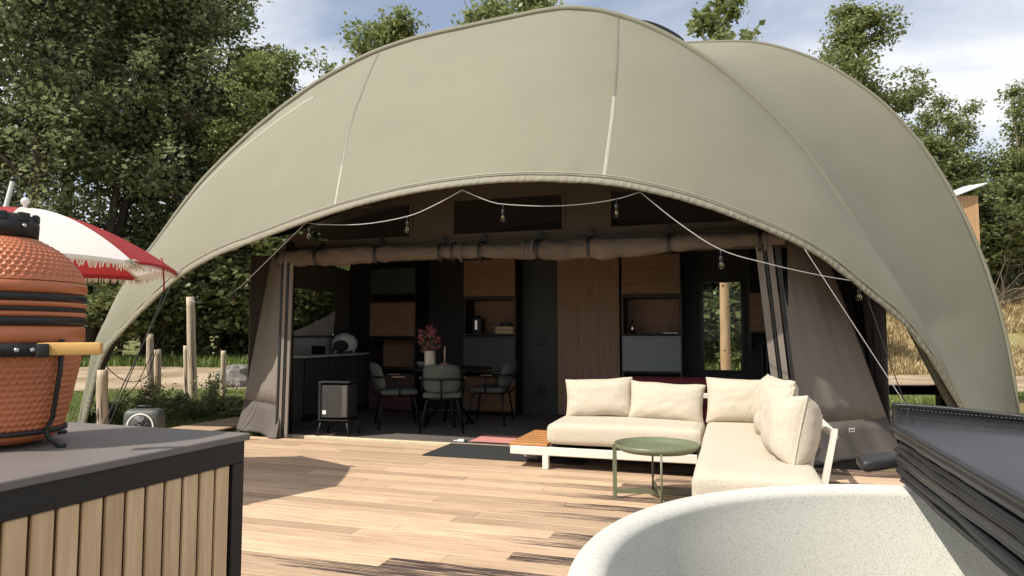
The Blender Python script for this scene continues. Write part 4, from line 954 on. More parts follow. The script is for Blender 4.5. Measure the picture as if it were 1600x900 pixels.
def ring(v0, v1, px, nm, m, bulge=.004, round_=.004):
    z0, z1 = ZP(v1), ZP(v0); r = RR(px); b = MB()
    b.lathe([(r - .03, z0), (r - round_, z0), (r, z0 + round_), (r + bulge, (z0 + z1) / 2), (r, z1 - round_), (r - round_, z1), (r - .03, z1)], 128); return b.build(nm, m, kam)
ring(440, 461, 112, 'lid_rim', terra, .002, .008); ring(461.3, 472, 112.2, 'band', black, .001, .001); ring(472.2, 481, 112.5, 'lid_ring', terra, .003); ring(481.2, 487.5, 111.5, 'gasket', black, .0, .001)
ring(487.7, 496, 112.5, 'base_ring', terra, .003); ring(496.2, 508, 112.2, 'band', black, .001, .001); ring(508.2, 537, 112.5, 'base_rim', terra, -.001, .010)
b = MB(); b.lathe([(0, ZP(374)), (RR(43), ZP(374)), (RR(44), ZP(350)), (RR(41), ZP(346)), (RR(38), ZP(338)), (RR(22), ZP(334)), (0, ZP(333))], 48); cp = b.build('vent_cap', black, kam)
for a in range(-20, 340, 45): MB().box(-.008, .008, -.016, .016, 0, .026, .003).build('fin', black, cp, (RR(39) * math.cos(R(a)), RR(39) * math.sin(R(a)), ZP(348)), R(a))
b = MB(); b.lathe([(0, .006), (.005, .006), (.007, 0), (0, 0)], 10); o = b.build('bolt', steel, cp, (RR(44.2) * math.cos(R(-23)), RR(44.2) * math.sin(R(-23)), ZP(355))); o.rotation_euler = (0, R(90), R(-23))
# shelf bracket, bamboo handle, stand
hb = MB()
pth = [Vector(((RR(112) + .006) * math.cos(R(a)), (RR(112) + .006) * math.sin(R(a)), ZP(545))) for a in range(-150, -6, 4)]
rws = [[p_ + Vector((0, 0, h)) * 1 for p_ in pth] for h in (-.018, .018)]; rws2 = [[p_ + Vector((p_.x, p_.y, 0)).normalized() * .008 + Vector((0, 0, h)) for p_ in pth] for h in (.018, -.018)]
hb.grid(rws); hb.grid([rws[1], rws2[0]]); hb.grid(rws2); hb.grid([rws2[1], rws[0]]); hb.build('shelf_bracket', black, kam, merge=.0004)
p1 = pth[-1] + Vector((0, -.014, 0)); p0_ = pth[-4]
MB().rbox(-.075, .075, -.014, .014, -.017, .017, .005, 4).build('handle', bamboo, kam, (D(110, 543, kd - .17).x - KX, -.17, ZP(543)), R(14))
MB().rbox(-.014, .014, -.016, .016, -.018, .018, .004, 4).build('handle_clip', black, kam, (D(70, 545, kd - .19).x - KX, -.195, ZP(545)), R(20))
for a in (-44, -35, -18, -14): b = MB(); b.lathe([(0, .008), (.005, .007), (.0085, 0), (0, 0)], 12); o = b.build('bolt', steel, kam, ((RR(112) + .0145) * math.cos(R(a)), (RR(112) + .0145) * math.sin(R(a)), ZP(545))); o.rotation_euler = (0, R(90), R(a))
for a in (18, 108, 198, 288):
    c_, s_ = math.cos(R(a - 30)), math.sin(R(a - 30)); pr = [(RR(112) + .006, ZP(530)), (RR(109) + .008, ZP(580)), (RR(98) + .010, ZP(650)), (RR(92), .045), (RR(100), .022), (RR(116), .005), (RR(128), .005)]
    MB().tube([(r * c_, r * s_, z) for r, z in pr], .0065, 6).build('stand_leg', black, kam)
MB().lathe([(RR(88), .038), (RR(93), .038), (RR(93), .050), (RR(88), .050)], 48, close=True).build('stand_ring', black, kam)

# ================================================================== PARASOL
UC = D(34, 430, 5.0); UX, UY = UC.x, UC.y; UR = 1.03; URZ, UTZ = 1.70, 2.13
um = thing('parasol', 'red and white striped fringed parasol behind the grill', 'parasol', (UX, UY, 0), 0)
def upt(phi_i, s, r=1.0):
    k = math.floor(phi_i); f = phi_i - k; a0 = R(-17 + 45 * k); a1 = a0 + R(45)
    rr_ = UR * s; x = rr_ * (math.cos(a0) * (1 - f) + math.cos(a1) * f); y = rr_ * (math.sin(a0) * (1 - f) + math.sin(a1) * f)
    z = URZ + (UTZ - URZ) * (1 - s ** 1.75) - .03 * math.sin(math.pi * f) * s * (1 - s) * 2 + .02 * math.sin(math.pi * f) * s ** 4
    return (x, y, z)
for k in range(8):
    mb = MB(); mb.grid([[upt(k + i / 10, s) for i in range(11)] for s in np.linspace(.02, 1, 16)]); mb.build('canopy_panel', umbr if k % 2 == 0 else umbw, um, merge=0)
    mb = MB(); mb.grid([[(p_[0] * (1 + .004 * j), p_[1] * (1 + .004 * j), p_[2] - .035 * j) for p_ in [upt(k + i / 12, 1) for i in range(13)]] for j in range(2)]); mb.build('valance', umbr if k % 2 == 0 else umbw, um)
    fg = MB()
    for i in range(52):
        p_ = Vector(upt(k + i / 52, 1)) + Vector((0, 0, -.02)); q_ = p_ + Vector((random.gauss(0, .008), random.gauss(0, .008), -.042 - random.random() * .018)); dd = Vector((-p_.y, p_.x, 0)).normalized() * .006
        o_ = Vector((p_.x, p_.y, 0)).normalized() * .007; mid_ = (p_ + q_) / 2 + o_ * 1.5
        fg.add([p_ + o_ - dd, p_ + o_ + dd, mid_ + dd, mid_ - dd, q_ + o_ + dd * .7, q_ + o_ - dd * .7], [(0, 1, 2, 3), (3, 2, 4, 5)])
    tag(fg.build('fringe', fringe, um), kind='stuff')
    MB().tube([(0, 0, UTZ - .05)] + [tuple(Vector(upt(k, s)) + Vector((0, 0, -.012))) for s in (.25, .5, .75, .98)], .006, 6).build('rib', whitep, um)
    tz = Vector(upt(k, 1.0)); tf = MB()
    for i in range(14): tf.tube([tz + Vector((0, 0, .012)), tz * 1.0 + Vector((random.gauss(0, .02), random.gauss(0, .02), .004)), tz + Vector((random.gauss(0, .03), random.gauss(0, .03), -.05))], .004, 4)
    tf.build('tassel', fringe, um)
MB().tube([(0, 0, GZ), (0, 0, UTZ)], .02, 12).build('pole', whitep, um)
b = MB(); b.lathe([(0, 0), (.016, .004), (.012, .02), (.026, .035), (.03, .055), (.02, .075), (0, .082)], 20); b.build('finial', whitep, um, (0, 0, UTZ))
b = MB(); b.lathe([(0, 0), (.24, 0), (.25, .02), (.22, .06), (.05, .08), (.04, .2), (.022, .2), (0, .2)], 32); b.build('base', black, um, (0, 0, .002))
tz = Vector(upt(0.62, 1.0)); MB().tube([tz + Vector((.0, -.01, .06)), tz + Vector((.02, -.02, -.02)), tz + Vector((.03, -.02, -.12)), tz + Vector((.032, -.02, -.20))], .006, 6).build('tie_ribbon', umbr, um)
# grey rod standing beyond the parasol
q0, q1 = D(20, 283, 6.6), D(3, 345, 6.6); dirr = (q1 - q0).normalized(); k_ = (GZ - q0.z) / dirr.z; foot = q0 + dirr * k_
rod = thing('leaning_pole', 'thin grey pole leaning up behind the parasol', 'pole', foot, 0)
MB().tube([(0, 0, 0), q0 - foot], .022, 10).build('shaft', mat('grey_metal', (.42, .43, .40), .5, .1, 6), rod); b = MB(); b.lathe([(.0, 0), (.024, 0), (.024, .03), (0, .035)], 12); o = b.build('end_cap', black, rod, q0 - foot); o.rotation_euler = (-dirr).to_track_quat('Z', 'Y').to_euler()

# ================================================================== POSTS, ROPES, STRING LIGHTS, HOSE REEL, FRAMES
POST = {}
def post(label, u, vt, vb, wpx, lean_=0, group='wooden posts in the planting bed'):
    p_ = G(u, vb, GZ); d_ = p_.y; top_ = D(u + lean_, vt, d_); h = top_.z - GZ; r = wpx / F * d_ / 2; t = thing('wooden_post', label, 'post', (p_.x, p_.y, GZ - .03), 0, group)
    sd = random.random() * 50; pts = [(h * f * (top_.x - p_.x) / h + .012 * mnoise.noise(Vector((f * 3, sd, 0))), .012 * mnoise.noise(Vector((f * 3, sd, 9))), h * f + .03 * f) for f in np.linspace(0, 1, 12)]
    mb = MB(); mb.tube(pts, [r * (1.08 - .16 * f + .08 * mnoise.noise(Vector((f * 9, sd, 4)))) for f in np.linspace(0, 1, 12)], 11); mb.build('shaft', postw, t)
    ck = MB(); p_t = Vector(pts[-1])
    for c_ in range(3):
        an = random.uniform(3.6, 5.8); rr_ = r * .985; f0 = random.uniform(.05, .4); f1 = f0 + random.uniform(.2, .5)
        ck.tube([(pts[int(f * 11)][0] + rr_ * math.cos(an + .1 * math.sin(f * 9)), rr_ * math.sin(an), h * f) for f in np.linspace(f0, min(.97, f1), 6)], [.001, .005, .006, .006, .004, .001], 4)
    ck.build('crack', bark, t); return p_, top_
post('thick pale short post at the foot of the canopy arch', 160, 578, 690, 17)
post('pale leaning post behind the hose reel with a shorter brown twin', 236, 522, 640, 11, -3)
post('shorter brown post paired with the pale leaning post', 246, 546, 638, 11)
pp, pt = post('tallest weathered post in the planting bed', 302, 464, 634, 13, -5)
post('short slim post pressed against the tallest post', 291, 540, 632, 8)
post('low thin post in front of the grey boulder', 348, 548, 626, 8, 2)
# post seen through the lodge window
q = G(1134, 581, GZ); wp = thing('wooden_post', 'tall peeled log post seen through the lodge window', 'post', (1134 / 1 * 0 + D(1134, 560, 13.2).x, 13.2, GZ - .03), 0)
sd = 3; pts = [(.012 * mnoise.noise(Vector((f * 4, sd, 0))), 0, 2.9 * f) for f in np.linspace(0, 1, 16)]
MB().tube(pts, [.098 * (1.1 - .25 * f) * (1 + .08 * mnoise.noise(Vector((f * 12, 2, 0)))) for f in np.linspace(0, 1, 16)], 12).build('shaft', mat('peeled_log', (.42, .25, .12), .8, .0, 3, .5, 18, stretch=(9, 9, 1), col2=(.62, .42, .24), detail=7), wp)
kn = MB()
for k in range(5): z = .6 + k * .42; an = -1.57 + random.uniform(-.7, .7); kn.lathe([(.0, .02), (.014, .014), (.022, 0)], 8, (.09 * math.cos(an), .09 * math.sin(an), z))
kn.build('knot', bark, wp)
def line(name, pts, r, m, label, cat, group=None, n=6):
    o = Vector(pts[0]); mb = MB(); mb.tube([Vector(p_) - o for p_ in pts], r, n); return tag(mb.build(name, m, None, o), label, cat, group)
def sag(a, b, s, n=14): return [Vector(a).lerp(Vector(b), k / n) - Vector((0, 0, s * 4 * (k / n) * (1 - k / n))) for k in range(n + 1)]
pA = D(270, 440, dC0(270) + .02)
line('guy_rope', sag(pA, D(150, 686, 7.9), .02), .007, rope, 'black guy rope from the canopy edge to the ground by the short post', 'rope')
line('guy_rope', sag(D(258, 452, dC0(258) + .02), D(163, 680, 8.0), .03), .006, rope, 'second black guy rope running down past the paired posts', 'rope')
line('guy_rope', sag(D(294, 424, dC0(294) + .02), D(214, 600, 9.4), .05) + sag(D(214, 600, 9.4), G(150, 672, GZ), .02)[1:], .006, rope, 'slack black guy rope behind the paired posts', 'rope')
line('bed_rope', sag(D(166, 572, 8.9), D(232, 586, 10.6), .15) + sag(D(232, 586, 10.6), D(246, 540, 10.6), .0)[1:], .006, rope, 'drooping black rope strung between the short and paired posts', 'rope')
line('guy_rope', sag(D(1250, 378, dC0(1250)), D(1420, 640, 5.9), .0) , .0038, ropel, 'pale guy rope slanting past the right curtain', 'rope')
line('guy_rope', sag(D(1352, 455, dC0(1352)), D(1418, 640, 6.4), .02), .0045, rope, 'black guy rope slanting beside the pale one at the right curtain', 'rope')
# string lights
sl = thing('string_lights', 'string of clear bulbs hung along the canopy edge', 'string lights', D(722, 297, dC0(722)), 0)
o_ = sl.location
hooks = [Vector(pt) + Vector((0, -.09, -.04)), D(408, 426, 6.95), D(478, 348, dC0(478) + .03), D(722, 297, dC0(722) + .03), D(1000, 300, dC0(1000) + .03), D(1346, 441, dC0(1346) + .02), D(1346, 441, dC0(1346) + .02) + Vector((.05, .05, -.05))]
def cordpt(u, v, d): return D(u, v, d)
ch = [sag(hooks[0], D(376, 448, 7.8), .12, 10) + [hooks[2].lerp(D(376, 448, 7.8), 1 - k / 6) for k in range(1, 7)]]
ch.append(catmull([hooks[2], D(510, 351, dC0(500) + .05), D(570, 350, dC0(570) + .08), D(637, 338, dC0(637) + .08), D(680, 320, dC0(680) + .05), hooks[3]], 24))
ch.append(catmull([hooks[3], D(760, 313, dC0(760) + .05), D(786, 319, dC0(786) + .08), D(850, 322, dC0(850) + .1), D(910, 319, dC0(910) + .1), D(963, 311, dC0(963) + .05), hooks[4]], 24))
ch.append(catmull([hooks[4], D(1060, 348, dC0(1060)), D(1126, 390, dC0(1126) - .1), D(1200, 412, dC0(1200) - .15), D(1280, 430, dC0(1280) - .1), hooks[5]], 30))
for c_ in ch: MB().tube([p_ - o_ for p_ in c_], .0042, 6).build('cord', cordm, sl)
def bulb(u, v, d):
    p_ = D(u, v, d) - o_; e = MB(); e.tube([(0, 0, 0), (0, 0, -.055)], .006, 8); e.lathe([(.0, -.05), (.012, -.05), (.0165, -.058), (.0165, -.085), (.013, -.098), (0, -.098)], 16)
    s = e.build('socket', black, sl, p_); g = MB(); g.lathe([(.011, -.095), (.013, -.105), (.024, -.122), (.0275, -.138), (.024, -.153), (.012, -.163), (0, -.165)], 20); b_ = g.build('bulb', glassb, sl, p_); f = MB(); f.tube([(-.004, 0, -.10), (-.009, 0, -.13), (0, .006, -.142), (.009, 0, -.13), (.004, 0, -.10)], .0022, 5); f.build('filament', mat('filament', (.55, .42, .22), .4, .1, 9, metal=.6), b_)
for u, v, d in ((484, 349, dC0(484) + .03), (637, 338, dC0(637) + .08), (786, 319, dC0(786) + .08), (963, 311, dC0(963) + .05), (1126, 391, dC0(1126) - .1), (1341, 442, dC0(1341)), (365, 454, 8.0)): bulb(u, v, d)
# hose reel
q = G(226, 690, 0); hr = thing('hose_reel', 'grey round cornered hose reel with white ring behind the counter', 'hose reel', (D(226, 655, 7.6).x, 7.6, 0), R(6))
MB().rbox(-.20, .20, -.11, .11, .03, .37, .075, 10).build('case', mat('reel_grey', (.070, .075, .070), .5, .1, 6), hr)
MB().box(-.16, .16, -.09, .09, 0, .04, .01).build('foot', black, hr)
for r0_, r1_, m, nm, yy in ((.128, .142, whitep, 'ring', -.113), (.0, .122, mat('reel_hub', (.045, .045, .045), .5, .1, 6), 'hub', -.1115), (.0, .03, black, 'cap', -.118)):
    b = MB(); b.lathe([(r0_, 0), (r0_, .006), (r1_, .006), (r1_, 0)], 48); o = b.build(nm, m, hr, (0, yy, .185)); o.rotation_euler = (R(90), 0, 0)
MB().tube([(-.08, 0, .365), (-.07, 0, .395), (.07, 0, .395), (.08, 0, .365)], .012, 8).build('handle', black, hr)
# steel frame at the canopy's right foot
d_ = 8.3; f0, f1 = D(1362, 609, d_), D(1482, 609, d_)
sf = thing('steel_frame', 'black steel anchor frame beside the canopy foot at the right curtain', 'frame', (f1.x, f1.y, -.02), 0)
w_ = f0.x - f1.x; hz = D(1475, 556, d_).z
MB().box(-.13, -.0, -.06, .06, 0, hz + .05, .006).build('post', blackm, sf); MB().tube([(-.13, 0, f1.z + .02), (w_ - .6, 0, f1.z + .02)], .062, 14).build('rail', blackm, sf); MB().box(w_ - .7, w_ - .6, -.06, .06, 0, f1.z + .08, .006).build('post', blackm, sf)
MB().tube([(0, 0, .45), (.24, 0, .45)], .03, 10).build('bracket', blackm, sf); MB().tube([(.06, 0, 0), (.10, 0, .75)], .03, 10).build('stay', mat('rust_brown', (.10, .055, .03), .7, .2, 9), sf)
q0, q1 = D(1337, 452, 7.55), D(1358, 600, 7.55); sp = thing('support_pole', 'black slanting pole behind the right curtain', 'pole', (q1.x + .04, q1.y, -.01), 0)
MB().tube([(0, 0, 0), (q0.x - q1.x - .04, 0, q0.z + .01)], .05, 10).build('shaft', blackm, sp); MB().box(-.09, .09, -.09, .09, -.004, .012, .003).build('foot_plate', blackm, sp)
# timber column with tilted panel behind the canopy
d_ = 12.5; c0, c1 = D(1484, 309, d_), D(1517, 309, d_); wc = c1.x - c0.x
tcn = thing('timber_column', 'timber clad column topped by a tilted panel behind the canopy', 'column', ((c0.x + c1.x) / 2, d_, GZ), 0)
nb_ = 6; hgt = c0.z - GZ
for k in range(nb_): w1 = wc / nb_; MB().box(-wc / 2 + k * w1 + .002, -wc / 2 + (k + 1) * w1 - .002, -wc / 2, -wc / 2 + .02, 0, hgt - .002 * (k % 2), .002).build('cladding_board', mat('cedar', (.50, .27, .13), .7, .0, 3, .2, 40, stretch=(10, 10, .8), col2=(.66, .40, .22), objrand=.08), tcn)
MB().box(-wc / 2 + .004, wc / 2 - .004, -wc / 2 + .021, wc / 2, 0, hgt - .01).build('core', MATS['cedar'], tcn)
pa, pb = D(1479, 309, d_), D(1524, 291, d_)
o = MB().box(-.3, .3, -.3, .3, -.012, .012, .004).build('tilted_panel', mat('panel_white', (.70, .71, .72), .35, .04, 4), tcn, ((pa.x + pb.x) / 2 - tcn.location.x, 0, (pa.z + pb.z) / 2 - GZ + .02)); o.rotation_euler = (R(6), -math.atan2(pb.z - pa.z, pb.x - pa.x), 0)
MB().tube([(0, 0, hgt - .02), (0, 0, hgt + .08)], .03, 8).build('mount', blackm, tcn)
# boulder
q = G(371, 606, GZ); mb = MB(); rws = []
for j in range(13):
    th = math.pi * j / 12; row = []
    for k in range(23):
        a = 2 * math.pi * (k % 22) / 22; d3 = Vector((math.sin(th) * math.cos(a), math.sin(th) * math.sin(a), math.cos(th))); rr_ = 1 + .35 * mnoise.noise(d3 * 1.6) + .16 * mnoise.noise(d3 * 5); row.append((d3.x * .48 * rr_, d3.y * .4 * rr_, d3.z * .36 * rr_))
    rws.append(row)
mb.grid(rws, False); tag(mb.build('boulder', groundmat('boulder_stone', (.09, .085, .08), (.30, .285, .26), (.15, .14, .125), 3, 14), None, (q.x, q.y, GZ + .20)), 'rough grey boulder beside the gravel path', 'boulder')

# ================================================================== TREES AND PLANTS
def tube_np(V, Q, p0, p1, r0, r1, n):
    t = p1 - p0; L_ = np.linalg.norm(t); t = t / max(L_, 1e-6); u = np.cross(t, (0, 0, 1.0) if abs(t[2]) < .9 else (1.0, 0, 0)); u /= np.linalg.norm(u); w = np.cross(t, u); o = len(V)
    for p_, r in ((p0, r0), (p1, r1)):
        for k in range(n): a = 2 * math.pi * k / n; V.append(p_ + (u * math.cos(a) + w * math.sin(a)) * r)
    for k in range(n): Q.append((o + k, o + (k + 1) % n, o + n + (k + 1) % n, o + n + k))
def leaves_np(C, n, sig, size, g):
    """n leaf diamonds scattered round each centre"""
    C = np.repeat(np.asarray(C), n, axis=0); m = len(C); sg = np.repeat(np.asarray(sig), n) * .9 if np.ndim(sig) else sig
    P = C + np.clip(g.normal(0, 1, (m, 3)), -1.7, 1.7) * (sg[:, None] if np.ndim(sig) else sg) * np.array((1, 1, .75))
    a = g.normal(0, 1, (m, 3)); a[:, 2] *= .6; a /= np.linalg.norm(a, axis=1)[:, None]; b = np.cross(a, g.normal(0, 1, (m, 3)) + np.array((0, 0, 1.2))); b /= np.linalg.norm(b, axis=1)[:, None]
    s = size * g.uniform(.40, 1.35, (m, 1)); V = np.stack([P - a * s, P + b * s * .62 - a * s * .1, P + a * s, P - b * s * .62 - a * s * .1], 1).reshape(-1, 3); return V, np.arange(m * 4).reshape(-1, 4)
def tree_meshes(seed, Ht, cr_, base, nlimb, leaf, nl, lean_=.06, trunk_r=.2, sparse=0, stems=1):
    g = np.random.default_rng(seed); V, Q, C, S = [], [], [], []
    for st_ in range(stems):
        ox = np.array((g.normal(0, .35 if stems > 1 else 0), g.normal(0, .25 if stems > 1 else 0), 0)); drift = np.array((g.normal(0, lean_), g.normal(0, lean_), 0)) * (2 if stems > 1 else 1); K = 12; hh = Ht * (1 if st_ == 0 else g.uniform(.7, .95))
        tp_ = [ox + np.array((0, 0, hh * f)) + drift * hh * f + np.array((.25 * math.sin(f * 5 + seed + st_), .2 * math.cos(f * 4 + seed), 0)) * f for f in np.linspace(0, .96, K)]; rad = [trunk_r * (1 - .93 * f) ** .8 * (1 if stems == 1 else .7) for f in np.linspace(0, 1, K)]
        for i in range(K - 1): tube_np(V, Q, tp_[i], tp_[i + 1], rad[i] * (1.25 if i == 0 else 1), rad[i + 1], 8)
        for l in range(nlimb // stems):
            f = base + (1 - base) * ((l + g.random()) / (nlimb // stems)) ** .85 * .97; x = f * (K - 1) / .96 * .96; i = min(K - 2, int(x)); p_ = tp_[i] + (tp_[i + 1] - tp_[i]) * (x - i); az = l * 2.4 + g.normal(0, .5); q_ = (f - base) / (1 - base)
            ln = cr_ * (.45 + .75 * math.sin(math.pi * min(1, .12 + .85 * q_)) ** .8) * g.uniform(.7, 1.15) * (1 - .45 * q_); el = .35 + .75 * q_ + g.normal(0, .15); d_ = np.array((math.cos(az) * math.cos(el), math.sin(az) * math.cos(el), math.sin(el)))
            r_ = max(.02, rad[i] * .5); pts_ = [p_]
            for k in range(4):
                d_ = d_ + g.normal(0, .16, 3) + np.array((0, 0, .06)); d_ /= np.linalg.norm(d_); pts_.append(pts_[-1] + d_ * ln / 4); tube_np(V, Q, pts_[-2], pts_[-1], r_ * (1 - .22 * k), r_ * (1 - .22 * (k + 1)), 5)
            for s_ in range(7):
                k = g.uniform(.9, 4); i2 = min(3, int(k)); b0 = pts_[i2] + (pts_[i2 + 1] - pts_[i2]) * (k - i2); d2 = g.normal(0, 1, 3) + d_ * .8 + np.array((0, 0, .3)); d2 /= np.linalg.norm(d2); l2 = ln * g.uniform(.22, .42); b1 = b0 + d2 * l2; tube_np(V, Q, b0, b1, r_ * .3, r_ * .1, 4)
                for t_ in range(4):
                    e0 = b0 + (b1 - b0) * g.uniform(.4, 1); d3 = g.normal(0, 1, 3); d3 /= np.linalg.norm(d3); e1 = e0 + d3 * l2 * .45; tube_np(V, Q, e0, e1, r_ * .10, .004, 3)
                    if g.random() > sparse: C.append(e1); S.append(g.uniform(.16, .40) * cr_ / 3.2)
    LV, LQ = leaves_np(C, nl, S, leaf, g); return np.array(V), Q, LV, LQ
TREES = {}
def tree(kind, label, x, y, scale=1.0, rz=0.0, cat='tree', group='trees standing behind the tent', z=None, sx=1.0):
    spec, lm, bm = KINDS[kind]; t = thing('tree' if cat == 'tree' else 'shrub', label, cat, (x, y, (ground_z(x, y) if z is None else z) - .06), rz, group); t.scale = (scale * sx, scale * sx, scale)
    if kind not in TREES:
        V, Q, LV, LQ = tree_meshes(*spec); a = npmesh('trunk', V, Q, bm, t); b = npmesh('crown', LV, LQ, lm, t); TREES[kind] = (a.data, b.data)
        a.data.polygons.foreach_set('use_smooth', [True] * len(a.data.polygons))
    else:
        for nm, d_ in zip(('trunk', 'crown'), TREES[kind]): o = bpy.data.objects.new(nm, d_); COL.objects.link(o); o.parent = t
    return t
KINDS = {
    'a': ((11, 17, 4.1, .24, 30, .098, 44, .02, .28, .25, 1), leafd, bark),
    'b': ((23, 16, 3.6, .32, 26, .098, 44, .04, .28, .32, 2), leafd, bark),
    'c': ((37, 14, 3.3, .16, 26, .10, 44, .03, .2, .22, 1), leafm, bark),
    'd': ((41, 12, 3.2, .12, 24, .10, 36, .05, .18, .3, 3), leafm, barkl),
    'e': ((53, 13, 2.3, .2, 18, .13, 20, .03, .14, .62, 2), leafm, barkl),
    's': ((61, 4.2, 3.0, .02, 20, .11, 50, .05, .08, .0, 4), leafs, bark)}
def tx(u, d_): return (u - 800) / F * d_
for kind, u, d_, sc, rz, lab in (
    ('a', 40, 27, 1.14, .4, 'tall dark tree towering directly behind the parasol'), ('b', 140, 29, 1.22, 2.1, 'dark forked tree with open crown between the parasol and the canopy'),
    ('a', 235, 31, 1.18, 3.4, 'tall dark full crowned tree over the planting bed posts'), ('b', 320, 30, 1.16, 4.9, 'dark many limbed tree rising behind the tallest post'),
    ('c', 425, 30, .99, 1.1, 'mid green tree leaning out beside the canopy shoulder'), ('c', 505, 32, .80, 2.7, 'lower mid green tree whose edge meets the canopy shoulder'),
    ('a', -90, 27, 1.1, 5.2, 'dark tree at the edge of the wood beyond the grill'),
    ('c', 622, 33, 1.22, .2, 'green treetop alone above the left seam of the canopy'), ('c', 745, 37, 1.40, 3.1, 'green treetop peeping over the dip in the canopy roof'), ('c', 842, 38, 1.50, 5.0, 'green treetop peeping over the canopy crest'),
    ('a', 95, 33, 1.12, 2.2, 'dark tree filling the gap behind the forked tree'), ('b', 275, 34, 1.25, .7, 'dark tree deep in the wood behind the tallest post'), ('c', 375, 33, 1.12, 3.9, 'green tree rising in the wood just before the canopy shoulder'),
    ('e', 1112, 32, 1.42, 1.3, 'half bare treetop with thin twigs beyond the roof hatch'), ('c', 1352, 31, .98, 4.1, 'tall slender green tree above the right canopy slope'),
    ('d', 1500, 29, .70, .8, 'pale stemmed tree on the bank above the timber column'), ('d', 1590, 30, .76, 2.6, 'pale stemmed tree on the bank away from the canopy'), ('d', 1440, 32, .66, 4.4, 'pale stemmed tree half hidden by the canopy slope'), ('d', 1690, 31, .80, 5.5, 'bushy tree on the bank at the far end of the wood')):
    tree(kind, lab, tx(u, d_), d_, sc, rz)
for i, (u, d_, sc, sx_) in enumerate(((-60, 29.5, 1.25, 1.2), (60, 30, 1.2, 1.2), (175, 30.5, 1.1, 1.2), (275, 30, 1.2, 1.1), (350, 30.5, 1.25, 1.2), (430, 31, 1.3, 1.2), (520, 31, 1.25, 1.2), (640, 30, 1.2, 1.4), (800, 30, 1.2, 1.4), (960, 30, 1.2, 1.4), (1085, 24.5, 1.15, 1.2), (1165, 24, 1.1, 1.1), (1240, 25, 1.0, 1.1))):
    tree('s', 'dense dark shrub in the hedge along the far side of the gravel path', tx(u, d_), d_, sc, i * 1.7, 'shrub', 'hedge shrubs beyond the gravel path', None, sx_)
for i, (u, d_, sc) in enumerate(((1330, 28.5, .95), (1420, 29.5, .9), (1500, 28.5, 1.0), (1590, 28.5, 1.05), (1690, 29, 1.0))):
    tree('s', 'dense dark shrub on top of the dry grass bank', tx(u, d_), d_, sc, i * 2.1 + 1, 'shrub', 'shrubs on the bank', None, 1.1)
# pale bare branches of dead wood on the bank
for i, (u, d_, lab) in enumerate(((1560, 26.5, 'bare pale dead bush sprawling on the bank beyond the timber column'), (1450, 26.8, 'bare pale dead bush half behind the canopy slope'))):
    g = np.random.default_rng(90 + i); V, Q = [], []
    for k in range(26):
        p_ = np.array((g.normal(0, .3), g.normal(0, .2), 0)); d3 = np.array((g.normal(0, .9), g.normal(0, .5), 1.0)); d3 /= np.linalg.norm(d3); r_ = .028
        for s_ in range(7):
            d3 = d3 + g.normal(0, .22, 3) + np.array((0, 0, -.03)); d3 /= np.linalg.norm(d3); q_ = p_ + d3 * .42; tube_np(V, Q, p_, q_, r_, r_ * .8, 5); r_ *= .8; p_ = q_
            if s_ > 1: e = p_ + (d3 + g.normal(0, .7, 3)) * .5; tube_np(V, Q, p_, e, r_ * .6, .003, 3)
    x = tx(u, d_); tag(npmesh('dead_bush', np.array(V), Q, barkl, None, (x, d_, ground_z(x, d_) - .05)), lab, 'bush')
# grasses
def blades(name, m, n, fx, h0, h1, wdt, seed, bend=.5):
    g = np.random.default_rng(seed); P = []
    while len(P) < n:
        x, y, k = fx(g)
        if k: P.append((x, y, ground_z(x, y) + .02))
    P = np.array(P); a = g.uniform(0, 6.28, n); h = g.uniform(h0, h1, n) ; d_ = np.stack([np.cos(a), np.sin(a), np.zeros(n)], 1); w = wdt * g.uniform(.6, 1.3, n); sd_ = np.stack([-np.sin(a), np.cos(a), np.zeros(n)], 1) * w[:, None]; bd = bend * g.uniform(.3, 1.2, n)
    m1 = P + d_ * (h * bd * .3)[:, None] + np.array((0, 0, 1)) * (h * .6)[:, None]; m2 = P + d_ * (h * bd)[:, None] + np.array((0, 0, 1)) * (h * (1 - .3 * bd))[:, None]
    V = np.stack([P - sd_, P + sd_, m1 + sd_ * .7, m1 - sd_ * .7, m2], 1).reshape(-1, 3); i = np.arange(n) * 5
    Q = np.concatenate([np.stack([i, i + 1, i + 2], 1), np.stack([i, i + 2, i + 3], 1), np.stack([i + 3, i + 2, i + 4], 1)]); return npmesh(name, V, Q, m, None, (0, 0, 0), 3)
tag(blades('lawn_grass', grassm, 42000, lambda g: (g.uniform(-9.5, -3.2), g.uniform(8.2, 15.6), True), .03, .09, .006, 1), 'short green lawn grass round the planting bed', 'grass', kind='stuff')
tag(blades('verge_grass', grassm, 26000, lambda g: (*((g.uniform(-26, -2), g.uniform(26.4, 30.5)) if g.random() < .6 else (g.uniform(-2, 10), g.uniform(21.8, 27))), True), .15, .55, .02, 2), 'long green verge grass under the hedge', 'grass', kind='stuff')
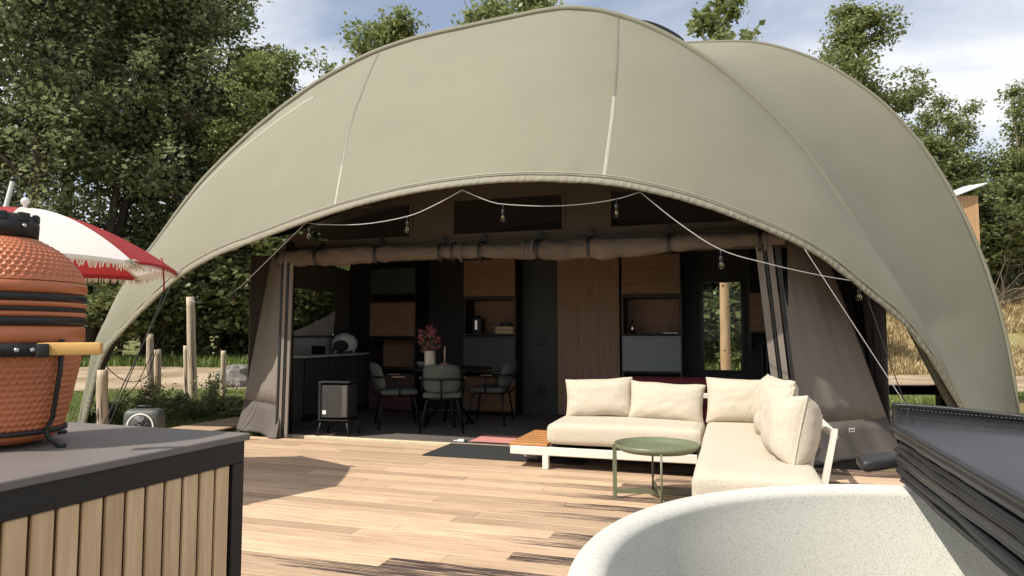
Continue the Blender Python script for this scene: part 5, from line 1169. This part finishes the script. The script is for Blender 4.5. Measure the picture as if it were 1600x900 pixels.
def bankf(g):
    x, y = g.uniform(9.3, 28), g.uniform(20.8, 29.5); return x, y, mnoise.noise(Vector((x * .4, y * .4, 2))) > -.35
tag(blades('dry_grass', drym, 60000, bankf, .12, .5, .016, 3, .9), 'dry straw coloured grass covering the bank', 'grass', kind='stuff')
def sidef(g):
    x, y = g.uniform(5, 20), g.uniform(11, 15.5); return x, y, mnoise.noise(Vector((x * .5, y * .5, 7))) > -.05
tag(blades('thin_grass', grassm, 16000, sidef, .04, .16, .009, 4), 'thin patchy grass beside the gravel path at the bank', 'grass', kind='stuff')
# bedding plants: leafy clumps, each one a plant
PM = {}
for i in range(26):
    u = 175 + (i * 37) % 215 + random.uniform(-8, 8); d_ = 10.1 + (i * 7 % 13) / 13 * 1.9; x = tx(u, d_)
    v = i % 3
    if x > -3.7: continue
    t = thing('bedding_plant', ['low leafy bedding plant in the mulch round the wooden posts', 'wispy upright bedding plant in the mulch round the wooden posts', 'small broad leafed bedding plant in the mulch round the wooden posts'][v], 'plant', (x, d_, ground_z(x, d_) + .02), i * 1.3, ['low leafy plants in the bed', 'wispy plants in the bed', 'broad leafed plants in the bed'][v]); sc = random.uniform(.6, 1.0) * (.7 if u < 230 else 1); t.scale = (sc,) * 3
    if v not in PM:
        g = np.random.default_rng(70 + v); C = []; V, Q = [], []
        for k in range(34):
            a = g.uniform(0, 6.28); r = abs(g.normal(0, (.22, .16, .26)[v])); h = g.uniform(.06, (.36, .62, .26)[v]) ; e = np.array((r * math.cos(a), r * math.sin(a), h)); tube_np(V, Q, np.array((r * .15 * math.cos(a), r * .15 * math.sin(a), 0)), e, .004, .002, 3); C += [e, e * .8]
        LV, LQ = leaves_np(C, (9, 5, 8)[v], .05, (.036, .026, .05)[v], g); s1 = npmesh('stems', np.array(V), Q, leafm, t); s2 = npmesh('foliage', LV, LQ, (leafs, leafm, leafm)[v], t); PM[v] = (s1.data, s2.data)
    else:
        for nm, d3 in zip(('stems', 'foliage'), PM[v]): o = bpy.data.objects.new(nm, d3); COL.objects.link(o); o.parent = t
